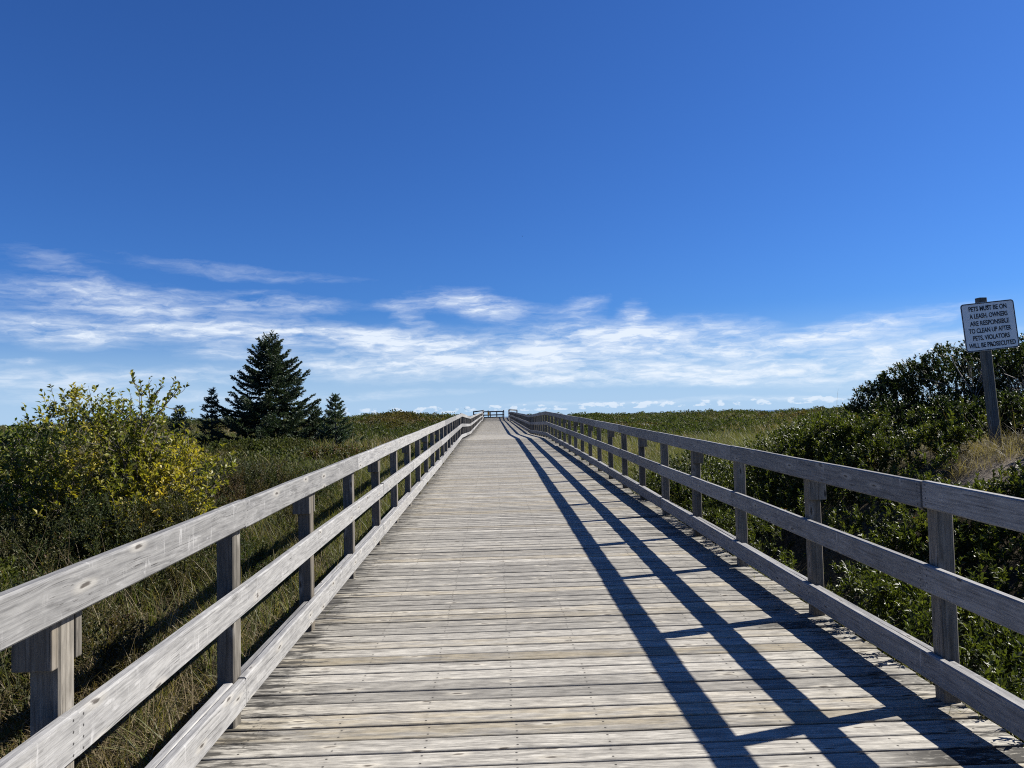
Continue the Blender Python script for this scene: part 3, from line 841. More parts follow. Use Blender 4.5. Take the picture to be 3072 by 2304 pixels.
# dry grass and stalks round the sign
n = 330
x = r.normal(5.8, .8, n); y = r.normal(8.35, .55, n)
keep = (np.abs(x - 5.64) > .12) & (np.exp(-(((x - 5.05) / .6) ** 2 + ((y - 7.4) / .36) ** 2)) < .5)
x, y = x[keep], y[keep]; n = len(x)
idx = np.where(r.uniform(0, 1, n) < .12, r.integers(4, 7, n), r.integers(0, 4, n))
scatter('dry_grass', 'dry straw-coloured grass around the foot of the notice sign', 'grass', TD + TS, np.stack([x, y, ground_z(x, y) - .02], 1), rots(r, n, .3), r.uniform(.3, .7, n), idx)

n = 170
x = r.uniform(2.42, 2.56, n); y = r.uniform(1.5, 14, n)
scatter('edge_grass', 'short grass poking up along the plank ends under the right-hand railing', 'grass', TG, np.stack([x, y, ground_z(x, y)], 1), rots(r, n, .25), r.uniform(.8, 1.15, n), r.integers(0, 4, n))

x = np.array([4.12, 4.42, 4.05, 3.2]); y = np.array([9.6, 9.7, 9.4, 11.]); n = 4
scatter('tall_grass', 'a few thin tall grass stalks rising above the sunlit bayberry mound', 'grass', [tuft_mesh('tall_stalk', 371, 1, 1.5, .01, .004, .3, M_DRY, 8)], np.stack([x, y, ground_z(x, y) + .25], 1), rots(r, n, .1), np.array([1., 1.05, .75, .7]), np.zeros(n))

# ---- middle and far ground: heath clumps and dune grass
r = np.random.default_rng(25)
n = 46000
y = 13 + 95 * r.uniform(0, 1, n) ** 1.35
x = r.uniform(-1, 1, n) * (9 + y * .86) + .4
keep = off_walk(x, y, 2.45, 3.35)
dune = np.exp(-(((x + 7.6) / 5.) ** 2 + ((y - 58) / 9.) ** 2))
grassy = fbm(x * .16, y * .10, 61)
meadow = sstep(2.4, 4, x) * sstep(31, 26, y) * sstep(22, 15, x)
keep &= r.uniform(0, 1, n) > .97 * meadow
keep &= r.uniform(0, 1, n) > .8 * dune * sstep(.35, .6, grassy)
keep &= (grassy < .54) | (r.uniform(0, 1, n) < .25)
keep &= ~((x < -1) & (x > -3.4) & (y < 26) & (r.uniform(0, 1, n) < .8))
x, y = x[keep], y[keep]; n = len(x)
scatter('heath', 'dark green and russet heath spreading over the dunes to the horizon', 'heath', HE, np.stack([x, y, ground_z(x, y) - .08], 1), rots(r, n, .12), r.uniform(.5, 1.3, n) * (.5 + .95 * fbm(x * .22, y * .22, 66, 2)) * (.9 + .4 * sstep(20, 60, y)), r.integers(0, 6, n))
r = np.random.default_rng(26)
n = 30000
y = 18 + 88 * r.uniform(0, 1, n) ** 1.2
x = r.uniform(-1, 1, n) * (9 + y * .86) + .4
keep = off_walk(x, y, 1.7, 2.6)
dune = np.exp(-(((x + 7.6) / 5.5) ** 2 + ((y - 58) / 9.) ** 2))
grassy = fbm(x * .16, y * .10, 61)
w = np.clip(.9 * dune + sstep(.46, .56, grassy) + .8 * sstep(80, 92, y) + .18, 0, 1)
keep &= r.uniform(0, 1, n) < w
x, y = x[keep], y[keep]; n = len(x)
idx = np.where(r.uniform(0, 1, n) < .62, r.integers(3, 6, n), r.integers(0, 3, n))
scatter('dune_grass', 'tawny and green dune grass on the far slopes and crests', 'grass', FG + FD, np.stack([x, y, ground_z(x, y) - .03], 1), rots(r, n, .2), r.uniform(.6, 1.25, n), idx)

# ------------------------------------------------------------------ individual shrubs
def lump_points(r, lumps, n, shell=.82):
    w = np.array([a[3] * a[4] + a[3] * a[5] + a[4] * a[5] for a in lumps]); w = w / w.sum()
    k = r.choice(len(lumps), n, p=w)
    C = np.array([a[:3] for a in lumps])[k]; S = np.array([a[3:6] for a in lumps])[k]
    d = r.normal(0, 1, (n, 3)); d /= np.linalg.norm(d, axis=1, keepdims=True)
    d[:, 2] = np.where(d[:, 2] < -.35, -d[:, 2], d[:, 2])
    rad = shell + (1.08 - shell) * r.uniform(0, 1, n) ** .7
    inner = r.uniform(0, 1, n) < .16
    rad = np.where(inner, r.uniform(.3, .85, n), rad)
    P = C + d * S * rad[:, None]
    nrm = d / S; nrm /= np.linalg.norm(nrm, axis=1, keepdims=True)
    # drop points deep inside another lump
    ok = np.ones(n, bool)
    for a in lumps:
        q = np.linalg.norm((P - np.array(a[:3])) / np.array(a[3:6]), axis=1)
        ok &= ~((q < .62) & ~inner)
    return P[ok], nrm[ok]

def make_shrub(name, label, cat, base, lumps, n, mat, seed, ll=.055, lw=.018, nl=15, stem=.2, branches=26, group=None, tintshift=0., russet=None):
    r = np.random.default_rng(seed)
    root = empty(name, base, label, cat, group)
    P, Nn = lump_points(r, lumps, n)
    a = Acc()
    up = np.array([0, 0, 1.])
    D0 = Nn * r.uniform(.3, 1., (len(P), 1)) + up * r.uniform(.4, 1.1, (len(P), 1)) + r.normal(0, .25, (len(P), 3))
    Rm = rot_mats(D0, r.uniform(0, 6.28, len(P)))
    allP, allD, allL, allW, allT = [], [], [], [], []
    for i in range(len(P)):
        p, d, l, w = sprig_data(r, nl, stem * r.uniform(.7, 1.2), ll, lw)
        M = np.stack([Rm[i][:, 0], -Rm[i][:, 2], Rm[i][:, 1]], 1)
        k_ = r.uniform(.65, 1.35); l = l * k_; w = w * k_
        allP.append(p @ M.T + P[i]); allD.append(d @ M.T); allL.append(l); allW.append(w)
        tt = r.normal(.5 + tintshift, .2) + r.normal(0, .14, nl)
        if russet is not None:
            tt = tt + .9 * np.exp(-np.sum(((P[i] - np.array(russet[:3])) / russet[3]) ** 2))
        allT.append(np.clip(tt, 0, 1))
    V, F, T = leaves(np.concatenate(allP), np.concatenate(allD), np.concatenate(allL), np.concatenate(allW), r.normal(0, .5, len(P) * nl), np.concatenate(allT))
    link('foliage', mesh_np('foliage', V, F, {'tint': T}, smooth=True), mat, root)
    b = Acc()
    pick = r.choice(len(P), min(branches, len(P)), replace=False)
    for i in pick:
        s = np.array(base) + np.array([r.normal(0, .12), r.normal(0, .12), -.1]); e = P[i]
        t = np.linspace(0, 1, 6)[:, None]
        m = (s + e) / 2 + r.normal(0, .1, 3) + np.array([0, 0, -.1])
        pts = s * (1 - t) ** 2 + 2 * m * t * (1 - t) + e * t ** 2
        V, F = tube(pts, np.linspace(.016, .004, 6) * r.uniform(.7, 1.2)); b.add(V, F)
    link('branches', b.mesh('branches', True), M_BARK, root)
    return root

gz = lambda x, y: float(ground_z(x, y))
# sunlit mound of bayberry just beyond the right-hand railing
make_shrub('bayberry_shrub', 'broad sunlit bayberry mound rising above the right-hand railing, left of the sign', 'shrub', (4.3, 10.2, gz(4.3, 10.2)),
           [(4.25, 10.1, .50, 1.0, 1.2, .80), (3.45, 10.3, .30, .7, 1.0, .62), (4.6, 10.6, .55, .6, .9, .82), (4.6, 9.3, .4, .9, .9, .66), (3.5, 9.4, .1, .7, .8, .5)],
           2300, M_BAY, 501, tintshift=.06, russet=(3.0, 10.2, .75, .33))
make_shrub('bayberry_shrub', 'small dark bayberry bush seen between the right-hand rails at the meadow edge', 'shrub', (3.3, 12.4, gz(3.3, 12.4)),
           [(3.25, 12.4, .25, .55, .7, .55), (3.7, 11.9, .2, .5, .6, .5)], 620, M_BAYD, 502)
# the tall dark thicket behind the sign: three shrubs
make_shrub('thicket_shrub', 'tall dark glossy shrub directly behind the sign post', 'shrub', (7.0, 11.2, gz(7.0, 11.2)),
           [(6.85, 11.2, 1.62, .8, .9, .74), (6.42, 11.5, 1.50, .52, .8, .70), (7.4, 11.0, 1.66, .75, .8, .74), (6.6, 10.5, 1.25, .6, .45, .5), (6.5, 10.5, .95, .6, .45, .5), (7.2, 10.3, 1.0, .6, .45, .5), (5.95, 9.95, .95, .48, .42, .62), (6.6, 9.85, 1.05, .5, .4, .6)], 4300, M_BAYD, 503, ll=.05, lw=.021, stem=.13, branches=60)
make_shrub('thicket_shrub', 'lower dark shrub sloping down to the left of the thicket by the sign', 'shrub', (6.0, 11.8, gz(6.0, 11.8)),
           [(6.08, 11.8, 1.30, .42, .8, .62), (5.85, 12.2, 1.05, .36, .7, .5), (6.1, 11.1, 1.0, .45, .6, .55), (5.85, 10.8, .8, .42, .5, .5), (5.5, 10.6, .85, .42, .5, .72), (5.3, 9.8, .62, .42, .45, .58)], 2800, M_BAYD, 504, ll=.05, lw=.021, stem=.13, branches=40)
make_shrub('thicket_shrub', 'tallest dark shrub at the right edge, reaching behind the white sign', 'shrub', (8.4, 11.2, gz(8.4, 11.2)),
           [(8.3, 11.2, 1.6, .9, 1.0, .92), (9.2, 11.4, 1.6, 1.2, 1.2, 1.1), (7.9, 10.6, 1.35, .6, .5, .7), (8.8, 10.3, 1.2, .9, .6, .7)], 3700, M_BAYD, 505, ll=.05, lw=.021, stem=.14, branches=60)
# fresh green clump at the left edge
make_shrub('leafy_plant', 'fresh green leafy clump at the lower left edge beside the grass', 'plant', (-4.55, 6.2, gz(-4.55, 6.2)),
           [(-4.6, 6.2, .06, .62, .8, .42), (-5.2, 6.5, .1, .6, .7, .48), (-4.5, 5.4, -.02, .45, .5, .32)], 900, M_BAY, 506, ll=.07, lw=.02, tintshift=.1, branches=18)
# heath shrubs in front of the spruces
make_shrub('heath_shrub', 'low rounded green shrub in front of the large spruce', 'shrub', (-7.6, 25, gz(-7.6, 25)),
           [(-8.2, 25, .42, 1.2, .9, .5), (-6.9, 25.3, .40, 1.1, .9, .5)], 900, M_HEATH, 507, ll=.08, lw=.035, branches=20)
make_shrub('heath_shrub', 'low russet and grey shrub right of the small spruce, close to the left-hand railing', 'shrub', (-4.2, 22, gz(-4.2, 22)),
           [(-4.6, 22.2, .28, .9, .8, .42), (-3.7, 21.6, .2, .8, .7, .40)], 700, M_SCRUB, 508, ll=.07, lw=.03, branches=20, tintshift=.25)

# bare grey twigs standing out of the thicket beside the sign
def bare_branches():
    r = np.random.default_rng(77); b = Acc()
    base = np.array([7.5, 10.3, gz(7.5, 10.3)])
    def grow(p, d, L, rad, lev):
        n = 7; pts = [p]
        for i in range(n - 1):
            d = d + r.normal(0, .16, 3) + np.array([0, 0, .02]); d /= np.linalg.norm(d); pts.append(pts[-1] + d * L / (n - 1))
        V, F = tube(pts, np.linspace(rad, rad * .45, n), 4); b.add(V, F)
        if lev < 3:
            for k in range(3 + (lev == 0)):
                q = pts[2 + (k * 5) % (n - 2)]; dd = d + r.normal(0, .55, 3); dd[2] = abs(dd[2]) * .8 + .1
                grow(q, dd / np.linalg.norm(dd), L * r.uniform(.5, .75), rad * .55, lev + 1)
    for k in range(8):
        a = r.uniform(0, 6.28); d = np.array([math.cos(a) * .55 - .1, math.sin(a) * .3 - .25, 1.]); 
        grow(base + np.array([r.normal(0, .25), 0, 0]), d / np.linalg.norm(d), r.uniform(.8, 1.1), .012, 0)
    o = link('bare_shrub', b.mesh('bare_shrub', True), M_TWIG)
    tag(o, 'leafless grey twiggy shrub in the thicket right of the sign post', 'shrub')
bare_branches()

# ------------------------------------------------------------------ yellowing shrub on the left
def yellow_shrub():
    r = np.random.default_rng(91)
    cx, cy = -4.6, 9.3
    base = np.array([cx + .25, cy, gz(cx, cy)])
    root = empty('yellow_leaved_shrub', tuple(base), 'large open shrub with yellowing autumn leaves left of the boardwalk', 'shrub')
    st = Acc(); P, D, T = [], [], []
    def twig(p, d, L, rad, leafy, lev, droop):
        n = 9; pts = [p]
        for i in range(n - 1):
            d = d + r.normal(0, .10, 3) + np.array([0, 0, -droop * .06 if lev == 0 else .05]); d /= np.linalg.norm(d)
            pts.append(pts[-1] + d * L / (n - 1))
        pts = np.array(pts)
        V, F = tube(pts, np.linspace(rad, max(rad * .3, .0015), n), 4); st.add(V, F)
        if leafy > 0:
            m = int(L * 34 * leafy)
            for t in np.sort(r.uniform(.12 if lev else .45, 1, m)):
                k = min(int(t * (n - 1)), n - 2); f = t * (n - 1) - k
                q = pts[k] * (1 - f) + pts[k + 1] * f
                ax = pts[k + 1] - pts[k]; ax /= np.linalg.norm(ax)
                e = r.normal(0, 1, 3); e -= ax * (e @ ax); e /= np.linalg.norm(e)
                P.append(q); D.append(ax * .55 + e * .8 + np.array([0, 0, .15]))
                # yellow to the right and middle, green towards the left and the shoots
                g = .50 + .20 * (q[0] - cx) / 1.2 - .18 * max(0, q[2] - 1.5) + .25 * (vnoise(q[0] * 2.2 + 5, q[2] * 2.2, 6) - .5)
                T.append(np.clip(g + r.normal(0, .09), 0, 1))
        if lev < 2:
            for k in range(13 if lev == 0 else 5):
                t = r.uniform(.22, .98); q = pts[int(t * (n - 1))]
                ax = pts[min(int(t * (n - 1)) + 1, n - 1)] - pts[max(int(t * (n - 1)) - 1, 0)]; ax /= np.linalg.norm(ax)
                dd = ax * .6 + r.normal(0, .55, 3) + np.array([0, 0, .25]); dd /= np.linalg.norm(dd)
                twig(q, dd, L * r.uniform(.28, .5), rad * .5, leafy, lev + 1, 0)
    # main stems: (azimuth, outward lean, length)
    for (ax, ay, L) in [(-1.15, .0, 1.75), (-.75, .25, 1.65), (-.45, -.3, 1.45), (-.1, .2, 1.45), (.12, -.15, 1.55), (.3, .25, 1.35), (.6, -.1, 1.3), (.8, .2, 1.25), (1.0, -.25, 1.1), (-1.6, -.2, 1.5), (-.9, -.5, 1.2), (.5, -.6, 1.0), (0., .6, 1.3), (-.2, -.6, 1.1), (-1.9, .3, 1.3), (1.0, -.6, .9), (-1.4, -.55, 1.1)]:
        d = np.array([ax, ay, 1.]); d /= np.linalg.norm(d)
        twig(base + np.array([r.normal(0, .12), r.normal(0, .12), -.05]), d, L * 1.12, .022, 1., 0, .5)
    # a few long shoots above the rest
    for (px, L, dx) in [(-.8, 1.0, -.35), (-.95, .75, -.5), (-.1, .6, .1), (.1, .65, .05), (.6, .45, .3), (.75, .4, .2), (-1.2, .6, -.7), (-.45, .5, -.1)]:
        twig(base + np.array([px, r.normal(0, .2), 1.2]), np.array([dx, 0, 1.]) / math.hypot(dx, 1), L, .006, .9, 2, 0)
    lumps = [(-4.75, 9.3, 1.22, .58, .6, .62), (-4.3, 9.25, 1.15, .55, .6, .62), (-5.3, 9.4, 1.02, .52, .6, .50), (-3.78, 9.3, .92, .48, .55, .42),
             (-3.36, 9.25, .86, .36, .4, .26), (-5.85, 9.5, .92, .5, .6, .48), (-4.4, 9.0, .72, .9, .5, .45), (-5.3, 9.1, .62, .7, .5, .42),
             (-6.3, 9.6, .86, .55, .6, .46), (-4.3, 8.85, .48, .8, .5, .40), (-3.7, 9.0, .52, .5, .5, .36)]
    lumps = [(a_[0] - .22, *a_[1:]) for a_ in lumps]
    LP, LN = lump_points(r, lumps, 1250, .70)
    RM = rot_mats(LN * r.uniform(.3, 1., (len(LP), 1)) + np.array([0, 0, .6]) + r.normal(0, .4, (len(LP), 3)), r.uniform(0, 6.28, len(LP)))
    for i in range(len(LP)):
        p, d, l, w_ = sprig_data(r, 9, .26 * r.uniform(.6, 1.2), 1., 1., .3)
        Mx = np.stack([RM[i][:, 0], -RM[i][:, 2], RM[i][:, 1]], 1)
        q = p @ Mx.T + LP[i]
        P.extend(q); D.extend(d @ Mx.T)
        g = .56 + .16 * (LP[i][0] - cx) / 1.2 + .85 * (vnoise(LP[i][0] * 2.4 + 5, LP[i][2] * 2.4 + LP[i][1], 6) - .5) + r.normal(0, .05)
        T.extend(np.clip(g + r.normal(0, .07, len(q)), 0, 1))
        V, F = tube(np.stack([LP[i], LP[i] + Mx @ np.array([0, 0, .25])]), [.004, .0015], 3); st.add(V, F)
    P, D, T = np.array(P), np.array(D), np.array(T); n = len(P)
    V, F, TT = leaves(P, D, r.uniform(.048, .080, n), r.uniform(.026, .040, n), r.normal(0, .8, n), T)
    link('foliage', mesh_np('foliage', V, F, {'tint': TT}, smooth=True), M_YEL, root)
    link('branches', st.mesh('branches', True), M_BARK, root)
yellow_shrub()

# ------------------------------------------------------------------ spruces
def spruce(label, base, H, Rb, seed, mat, sparse=0., group=None, whorl=.17, needle=(.085, .034), skirt=.0):
    r = np.random.default_rng(seed)
    base = np.array(base, float)
    root = empty('spruce_tree', tuple(base), label, 'spruce', group)
    tz = np.linspace(-.2, H, 14)
    V, F = tube(np.stack([base[0] + .01 * np.sin(tz * 2), base[1] + 0 * tz, base[2] + tz], 1), np.interp(tz, [-.2, H], [.018 * H + .012, .004]), 7)
    link('trunk', mesh_np('trunk', V, F, smooth=True), M_BARK, root)
    NP, ND, NL, NT_ = [], [], [], []
    br = Acc()
    z = .12 * H * (1 - skirt) * .5
    tops = H * .985
    while z < tops:
        f = z / H
        Lmax = Rb * (1 - f) ** .88 * (.72 + .38 * min(1, f * 4 + skirt))
        nb = int(r.integers(5, 8)) if f < .9 else 3
        a0 = r.uniform(0, 6.28)
        for k in range(nb):
            if r.uniform() < sparse: continue
            az = a0 + k * 6.283 / nb + r.normal(0, .25)
            L = Lmax * r.uniform(.6, 1.06) + .05
            if r.uniform() < .05 and f < .8: L *= 1.2
            n = 8; t = np.linspace(0, 1, n)
            el0 = np.interp(f, [0, .35, .75, 1], [-.14, -.04, .20, .85]) + r.normal(0, .09)
            zz = L * (np.tan(el0) * t - .16 * np.sin(np.pi * t) * (1 - f) + .15 * t ** 3)
            rr = L * t * (1 - .2 * f)
            bend = r.normal(0, .12)
            ca, sa = np.cos(az + bend * t), np.sin(az + bend * t)
            pts = np.stack([base[0] + rr * ca, base[1] + rr * sa, base[2] + z + zz], 1)
            Vb, Fb = tube(pts, np.linspace(.006 + .008 * L, .003, n), 4); br.add(Vb, Fb)
            # needles along the branch and along its side twigs
            ax = np.gradient(pts, axis=0); ax /= np.linalg.norm(ax, axis=1, keepdims=True)
            segs = [(pts, .25)]
            nt = max(3, int(L * 14))
            for q in np.linspace(.18, .97, nt):
                kk = q * (n - 1); i = min(int(kk), n - 2); p = pts[i] * (1 - (kk - i)) + pts[i + 1] * (kk - i)
                for sgn in (-1, 1):
                    if r.uniform() < .12: continue
                    side = np.cross(ax[i], [0, 0, 1.]); side /= np.linalg.norm(side) + 1e-6
                    d = ax[i] * .75 + sgn * side * .75 + np.array([0, 0, r.normal(.08, .16)])
                    d /= np.linalg.norm(d)
                    tl = (.10 + .30 * L * (1 - q) ** .8) * r.uniform(.6, 1.15)
                    tl = min(tl, .42)
                    tt = np.linspace(0, 1, 4)[:, None]
                    segs.append((p + d * tl * tt + np.array([0, 0, -.10 * tl]) * tt ** 2, .0))
            for sp, start in segs:
                ln = np.linalg.norm(np.diff(sp, axis=0), axis=1).sum()
                m = max(3, int(ln / .013))
                q = r.uniform(start, 1, m) * (len(sp) - 1); i = np.minimum(q.astype(int), len(sp) - 2); g = (q - i)[:, None]
                p = sp[i] * (1 - g) + sp[i + 1] * g
                d = (sp[i + 1] - sp[i]); d /= np.linalg.norm(d, axis=1, keepdims=True)
                NP.append(p); ND.append(d * .8 + r.normal(0, .38, (m, 3)) + np.array([0, 0, .12])); NL.append(r.uniform(.7, 1.2, m))
                NT_.append(np.clip(r.normal(.4, .15) + .3 * (q / (len(sp) - 1)) + r.normal(0, .12, m), 0, 1))
        z += whorl * (1.15 - .5 * f) * r.uniform(.7, 1.3)
    NP = np.concatenate(NP); ND = np.concatenate(ND); NL = np.concatenate(NL); NT_ = np.concatenate(NT_); m = len(NP)
    V, F, T = leaves(NP, ND, needle[0] * NL, needle[1] * NL, r.uniform(-3, 3, m), NT_)
    link('crown', mesh_np('crown', V, F, {'tint': T}, smooth=True), mat, root)
    link('limbs', br.mesh('limbs', True), M_BARK, root)

spruce('tall dark spruce with wide ragged limbs, the largest tree in view', (-9.22, 32, gz(-9.22, 32) - .05), 4.85, 3.3, 601, M_SPRUCE, .06, 'spruces', whorl=.175)
spruce('slender pale-topped young spruce touching the left side of the tall spruce', (-11.45, 31.5, gz(-11.45, 31.5)), 2.5, .85, 602, M_SPRUCEY, .25, 'spruces', whorl=.2)
spruce('smallest dark spruce, leftmost of the group beside the yellow-leaved shrub', (-12.35, 30.5, gz(-12.35, 30.5)), 1.75, .7, 603, M_SPRUCEY, .2, 'spruces', whorl=.17)
spruce('small bluish young spruce standing right of the tall spruce', (-6.35, 31, gz(-6.35, 31)), 2.2, 1.05, 604, M_SPRUCEY, .05, 'spruces', whorl=.2, skirt=.5)
spruce('low bushy spruce wedged between the tall spruce and the young one on its right', (-7.45, 32.3, gz(-7.45, 32.3)), 1.75, 1.0, 605, M_SPRUCE, .1, 'spruces', skirt=.6)

# ------------------------------------------------------------------ birds, tiny in the sky
def bird(loc, label, s=1.):
    V = [(0, .17, 0), (.045, .05, .015), (0, -.05, .03), (-.045, .05, .015), (0, .05, -.035), (0, -.2, .0), (.05, -.26, 0), (-.05, -.26, 0),
         (.2, .08, .10), (.22, -.03, .09), (.46, .0, .03), (-.2, .08, .10), (-.22, -.03, .09), (-.46, .0, .03)]
    F = [(0, 1, 2), (0, 2, 3), (0, 4, 1), (0, 3, 4), (1, 4, 5), (4, 3, 5), (1, 5, 2), (2, 5, 3), (5, 6, 7), (1, 8, 9), (1, 9, 2), (8, 10, 9), (3, 12, 11), (3, 2, 12), (11, 12, 13)]
    me = bpy.data.meshes.new('bird'); me.from_pydata([(a * s, b * s, c * s) for a, b, c in V], [], F); me.update()
    o = link('bird', me, simple('bird_plumage', (.03, .03, .032), .7)); o.location = loc; o.rotation_euler = (0, R_(20), R_(60))
    tag(o, label, 'bird')
bird((6.0, 140, 34.6), 'tiny dark bird alone high in the clear blue sky', .55)
bird((-5.2, 139, 3.1), 'tiny dark bird low over the horizon, left of the lookout railing', .7)

# ------------------------------------------------------------------ light and sky
SUN_AZ = math.atan2(.954, .301)      # clockwise from +Y
SUN_EL = R_(39.5)
sd = Vector((math.sin(SUN_AZ) * math.cos(SUN_EL), math.cos(SUN_AZ) * math.cos(SUN_EL), math.sin(SUN_EL)))
sl = bpy.data.lights.new('sun', 'SUN'); sl.energy = 5.0; sl.angle = R_(.53); sl.color = (1., .955, .88)
so = bpy.data.objects.new('sun', sl); COL.objects.link(so); so.rotation_euler = (-sd).to_track_quat('-Z', 'Y').to_euler(); so.location = sd * 60

CL = [(-25.58,8.20,8.68,1.04,-2,0.62),(-15.45,8.51,5.21,0.60,-3,0.55),(-18.46,10.68,8.68,0.52,-3,0.28),(-27.95,9.41,4.47,1.04,-25,0.32),(-29.63,6.13,5.21,0.74,-4,0.9),(-20.10,6.33,6.95,0.65,-3,0.85),(-8.05,5.78,9.43,0.84,-5,1),(-7.23,3.99,8.68,0.99,-2,0.95),(-19.37,4.89,2.93,0.45,0,0.5),(-20.91,3.27,4.47,0.50,0,0.6),(-29.19,3.12,5.21,0.79,0,0.65),(-31.07,4.34,2.08,0.22,5,0.6),(-1.17,8.35,4.09,0.89,-8,0.85),(-6.34,8.24,1.61,0.45,-5,0.5),(-6.02,7.14,1.36,0.50,-20,0.45),(-23.02,1.80,12.16,0.50,0,0.38),(-7.27,1.75,6.08,0.25,2,0.4),(7.49,5.71,7.69,0.99,0,1),(6.58,4.02,8.68,0.99,-2,0.95),(18.24,4.40,6.95,0.79,-6,0.95),(17.52,6.08,3.47,0.74,-8,0.5),(6.69,7.98,2.23,0.87,15,0.4),(10.77,7.27,1.12,0.79,40,0.55),(26.60,5.34,6.08,0.65,7,0.75),(28.62,3.67,5.21,0.79,4,0.8),(24.33,2.64,7.69,0.89,0,0.85),(12.48,2.62,9.43,0.50,-2,0.8),(5.70,2.48,5.21,0.30,-3,0.8),(16.08,2.03,2.23,0.22,0,0.8),(15.71,0.82,15.63,0.20,0,0.45),(22.48,4.74,2.73,0.65,20,0.6)]

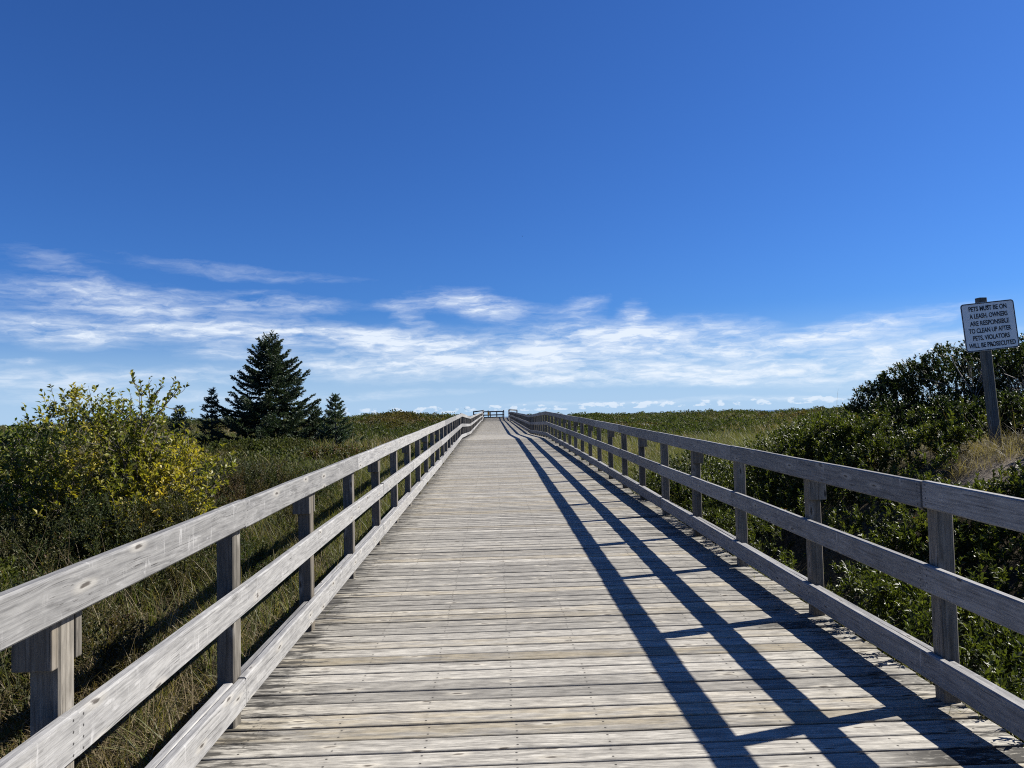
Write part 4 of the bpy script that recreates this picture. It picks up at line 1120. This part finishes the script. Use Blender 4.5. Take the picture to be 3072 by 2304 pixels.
def build_world():
    w = bpy.data.worlds.new('World'); scene.world = w; w.use_nodes = True
    t = NT(w.node_tree); bg = t.N['Background']
    sky = t.n('ShaderNodeTexSky', _sky_type='NISHITA', _sun_disc=False, _sun_elevation=SUN_EL, _sun_rotation=SUN_AZ, _altitude=0., _air_density=1., _dust_density=.35, _ozone_density=2.5)
    hs = t.n('ShaderNodeHueSaturation'); t.set(hs, 'Saturation', 1.0); t.set(hs, 'Color', sky.outputs[0])
    col = t.mix(1., hs.outputs[0], (.24, .51, 1.01), 'MULTIPLY')
    d = t.n('ShaderNodeTexCoord').outputs['Generated']
    s = t.sep(d)
    az = t.math('MULTIPLY', t.math('ARCTAN2', s[0], s[1]), 180 / math.pi)
    el = t.math('MULTIPLY', t.math('ARCSINE', s[2]), 180 / math.pi)
    ae = t.comb(az, el)
    # wander of the streaks: a broad drift and a fine feathering
    wn = t.n('ShaderNodeTexNoise'); t.set(wn, 'Vector', t.mapping(ae, (.11, .30, 1))); t.set(wn, 'Scale', 1.); t.set(wn, 'Detail', 3.); t.set(wn, 'Roughness', .5)
    wf = t.n('ShaderNodeTexNoise'); t.set(wf, 'Vector', t.mapping(ae, (.45, .9, 1), (7, 3, 0))); t.set(wf, 'Scale', 1.); t.set(wf, 'Detail', 4.); t.set(wf, 'Roughness', .6)
    off = t.vmath('ADD', t.vmath('MULTIPLY', t.vmath('SUBTRACT', wn.outputs['Color'], (.5, .5, .5)), (3.0, .9, 0)),
                  t.vmath('MULTIPLY', t.vmath('SUBTRACT', wf.outputs['Color'], (.5, .5, .5)), (2.6, .55, 0)))
    aw = t.vmath('ADD', ae, off)
    M = None
    for (a, e, ra, re, rot, wt) in CL:
        q = t.mapping(aw, (ra * 1.02, re * 1.16, 1), (a, e, 0), (0, 0, R_(rot)), 'TEXTURE')
        qq = t.vmath('DOT_PRODUCT', q, q)
        g = t.math('MULTIPLY', t.math('POWER', 2.718, t.math('MULTIPLY', t.math('POWER', qq, 1.25), -1.0)), wt)
        M = g if M is None else t.math('ADD', M, t.math('MULTIPLY', g, t.math('SUBTRACT', 1., t.math('MULTIPLY', M, .6))))
    # long fibres, sheared so that they fan upward to the left
    fib = t.noise(t.mapping(aw, (.11, .95, 1), rot=(0, 0, R_(4))), 1., 5, .55, .3)
    fan = t.noise(t.mapping(aw, (.42, 1.7, 1), (3, 9, 0), rot=(0, 0, R_(-20))), 1., 6, .66, .35)
    soft = t.noise(t.mapping(ae, (.2, .55, 1), (11, 4, 0)), 1., 3, .5)
    nn = t.math('ADD', t.math('ADD', t.math('MULTIPLY', fib, .36), t.math('MULTIPLY', fan, .34)), t.math('MULTIPLY', soft, .30))
    dens = t.math('MULTIPLY', M, t.range(nn, .37, .60, .10, 1.25, False))
    fine = t.noise(t.mapping(aw, (.48, 2.7, 1), (1, 6, 0), rot=(0, 0, R_(-13))), 1., 4, .58, .5)
    dens = t.math('MULTIPLY', dens, t.range(fine, .34, .62, .62, 1.12, False))
    dens = t.math('MULTIPLY', t.range(dens, .06, .92, 0., 1., False), .92)
    dens = t.math('POWER', dens, 1.15)
    dens = t.math('MINIMUM', dens, .92)
    # small cumulus low over the horizon
    cn = t.noise(t.mapping(ae, (.95, 1.9, 1), (2., 0, 0)), 1., 5, .55)
    vtop = t.math('MULTIPLY', t.range(el, .22, .42), t.range(el, .7, 1.25, 1., 0.))
    hz = t.math('MULTIPLY', t.range(az, -14., -8.), t.range(az, 30., 24., 0., 1.))
    cum = t.math('MULTIPLY', t.range(t.math('ADD', cn, t.math('MULTIPLY', t.math('SUBTRACT', vtop, 1.), .45)), .49, .57), hz)
    cumc = t.math('MULTIPLY', cum, .62)
    haze = t.range(el, 0., 8., .80, 0.)
    col = t.mix(haze, col, (4.5, 6.3, 8.6))
    col = t.mix(dens, col, (7.7, 8.4, 9.3))
    col = t.mix(cumc, col, (7.6, 8.3, 9.2))
    t.L.new(col, bg.inputs[0])
    bg.inputs[1].default_value = .05
build_world()

# ------------------------------------------------------------------ camera
def camera():
    p, y, rl = R_(2.4), R_(1.4), .025
    f = Vector((math.sin(y) * math.cos(p), math.cos(y) * math.cos(p), math.sin(p)))
    rt = Vector((math.cos(y), -math.sin(y), 0)); up = rt.cross(f)
    R2 = rt * math.cos(rl) - up * math.sin(rl); U2 = up * math.cos(rl) + rt * math.sin(rl)
    c = bpy.data.cameras.new('camera'); o = bpy.data.objects.new('camera', c); COL.objects.link(o)
    m = Matrix((R2, U2, -f)).transposed().to_4x4(); m.translation = Vector((0, 0, 1.6))
    o.matrix_world = m
    c.sensor_width = 36; c.lens = 2307 / 3072 * 36; c.clip_start = .05; c.clip_end = 40000
    scene.camera = o
camera()

scene.render.engine = 'CYCLES'
scene.view_settings.view_transform = 'Standard'
scene.view_settings.look = 'None'
scene.view_settings.exposure = 1.15
scene.view_settings.gamma = 1.
scene.cycles.max_bounces = 6
scene.cycles.transparent_max_bounces = 4
scene.cycles.use_denoising = False
scene.cycles.filter_width = 1.1
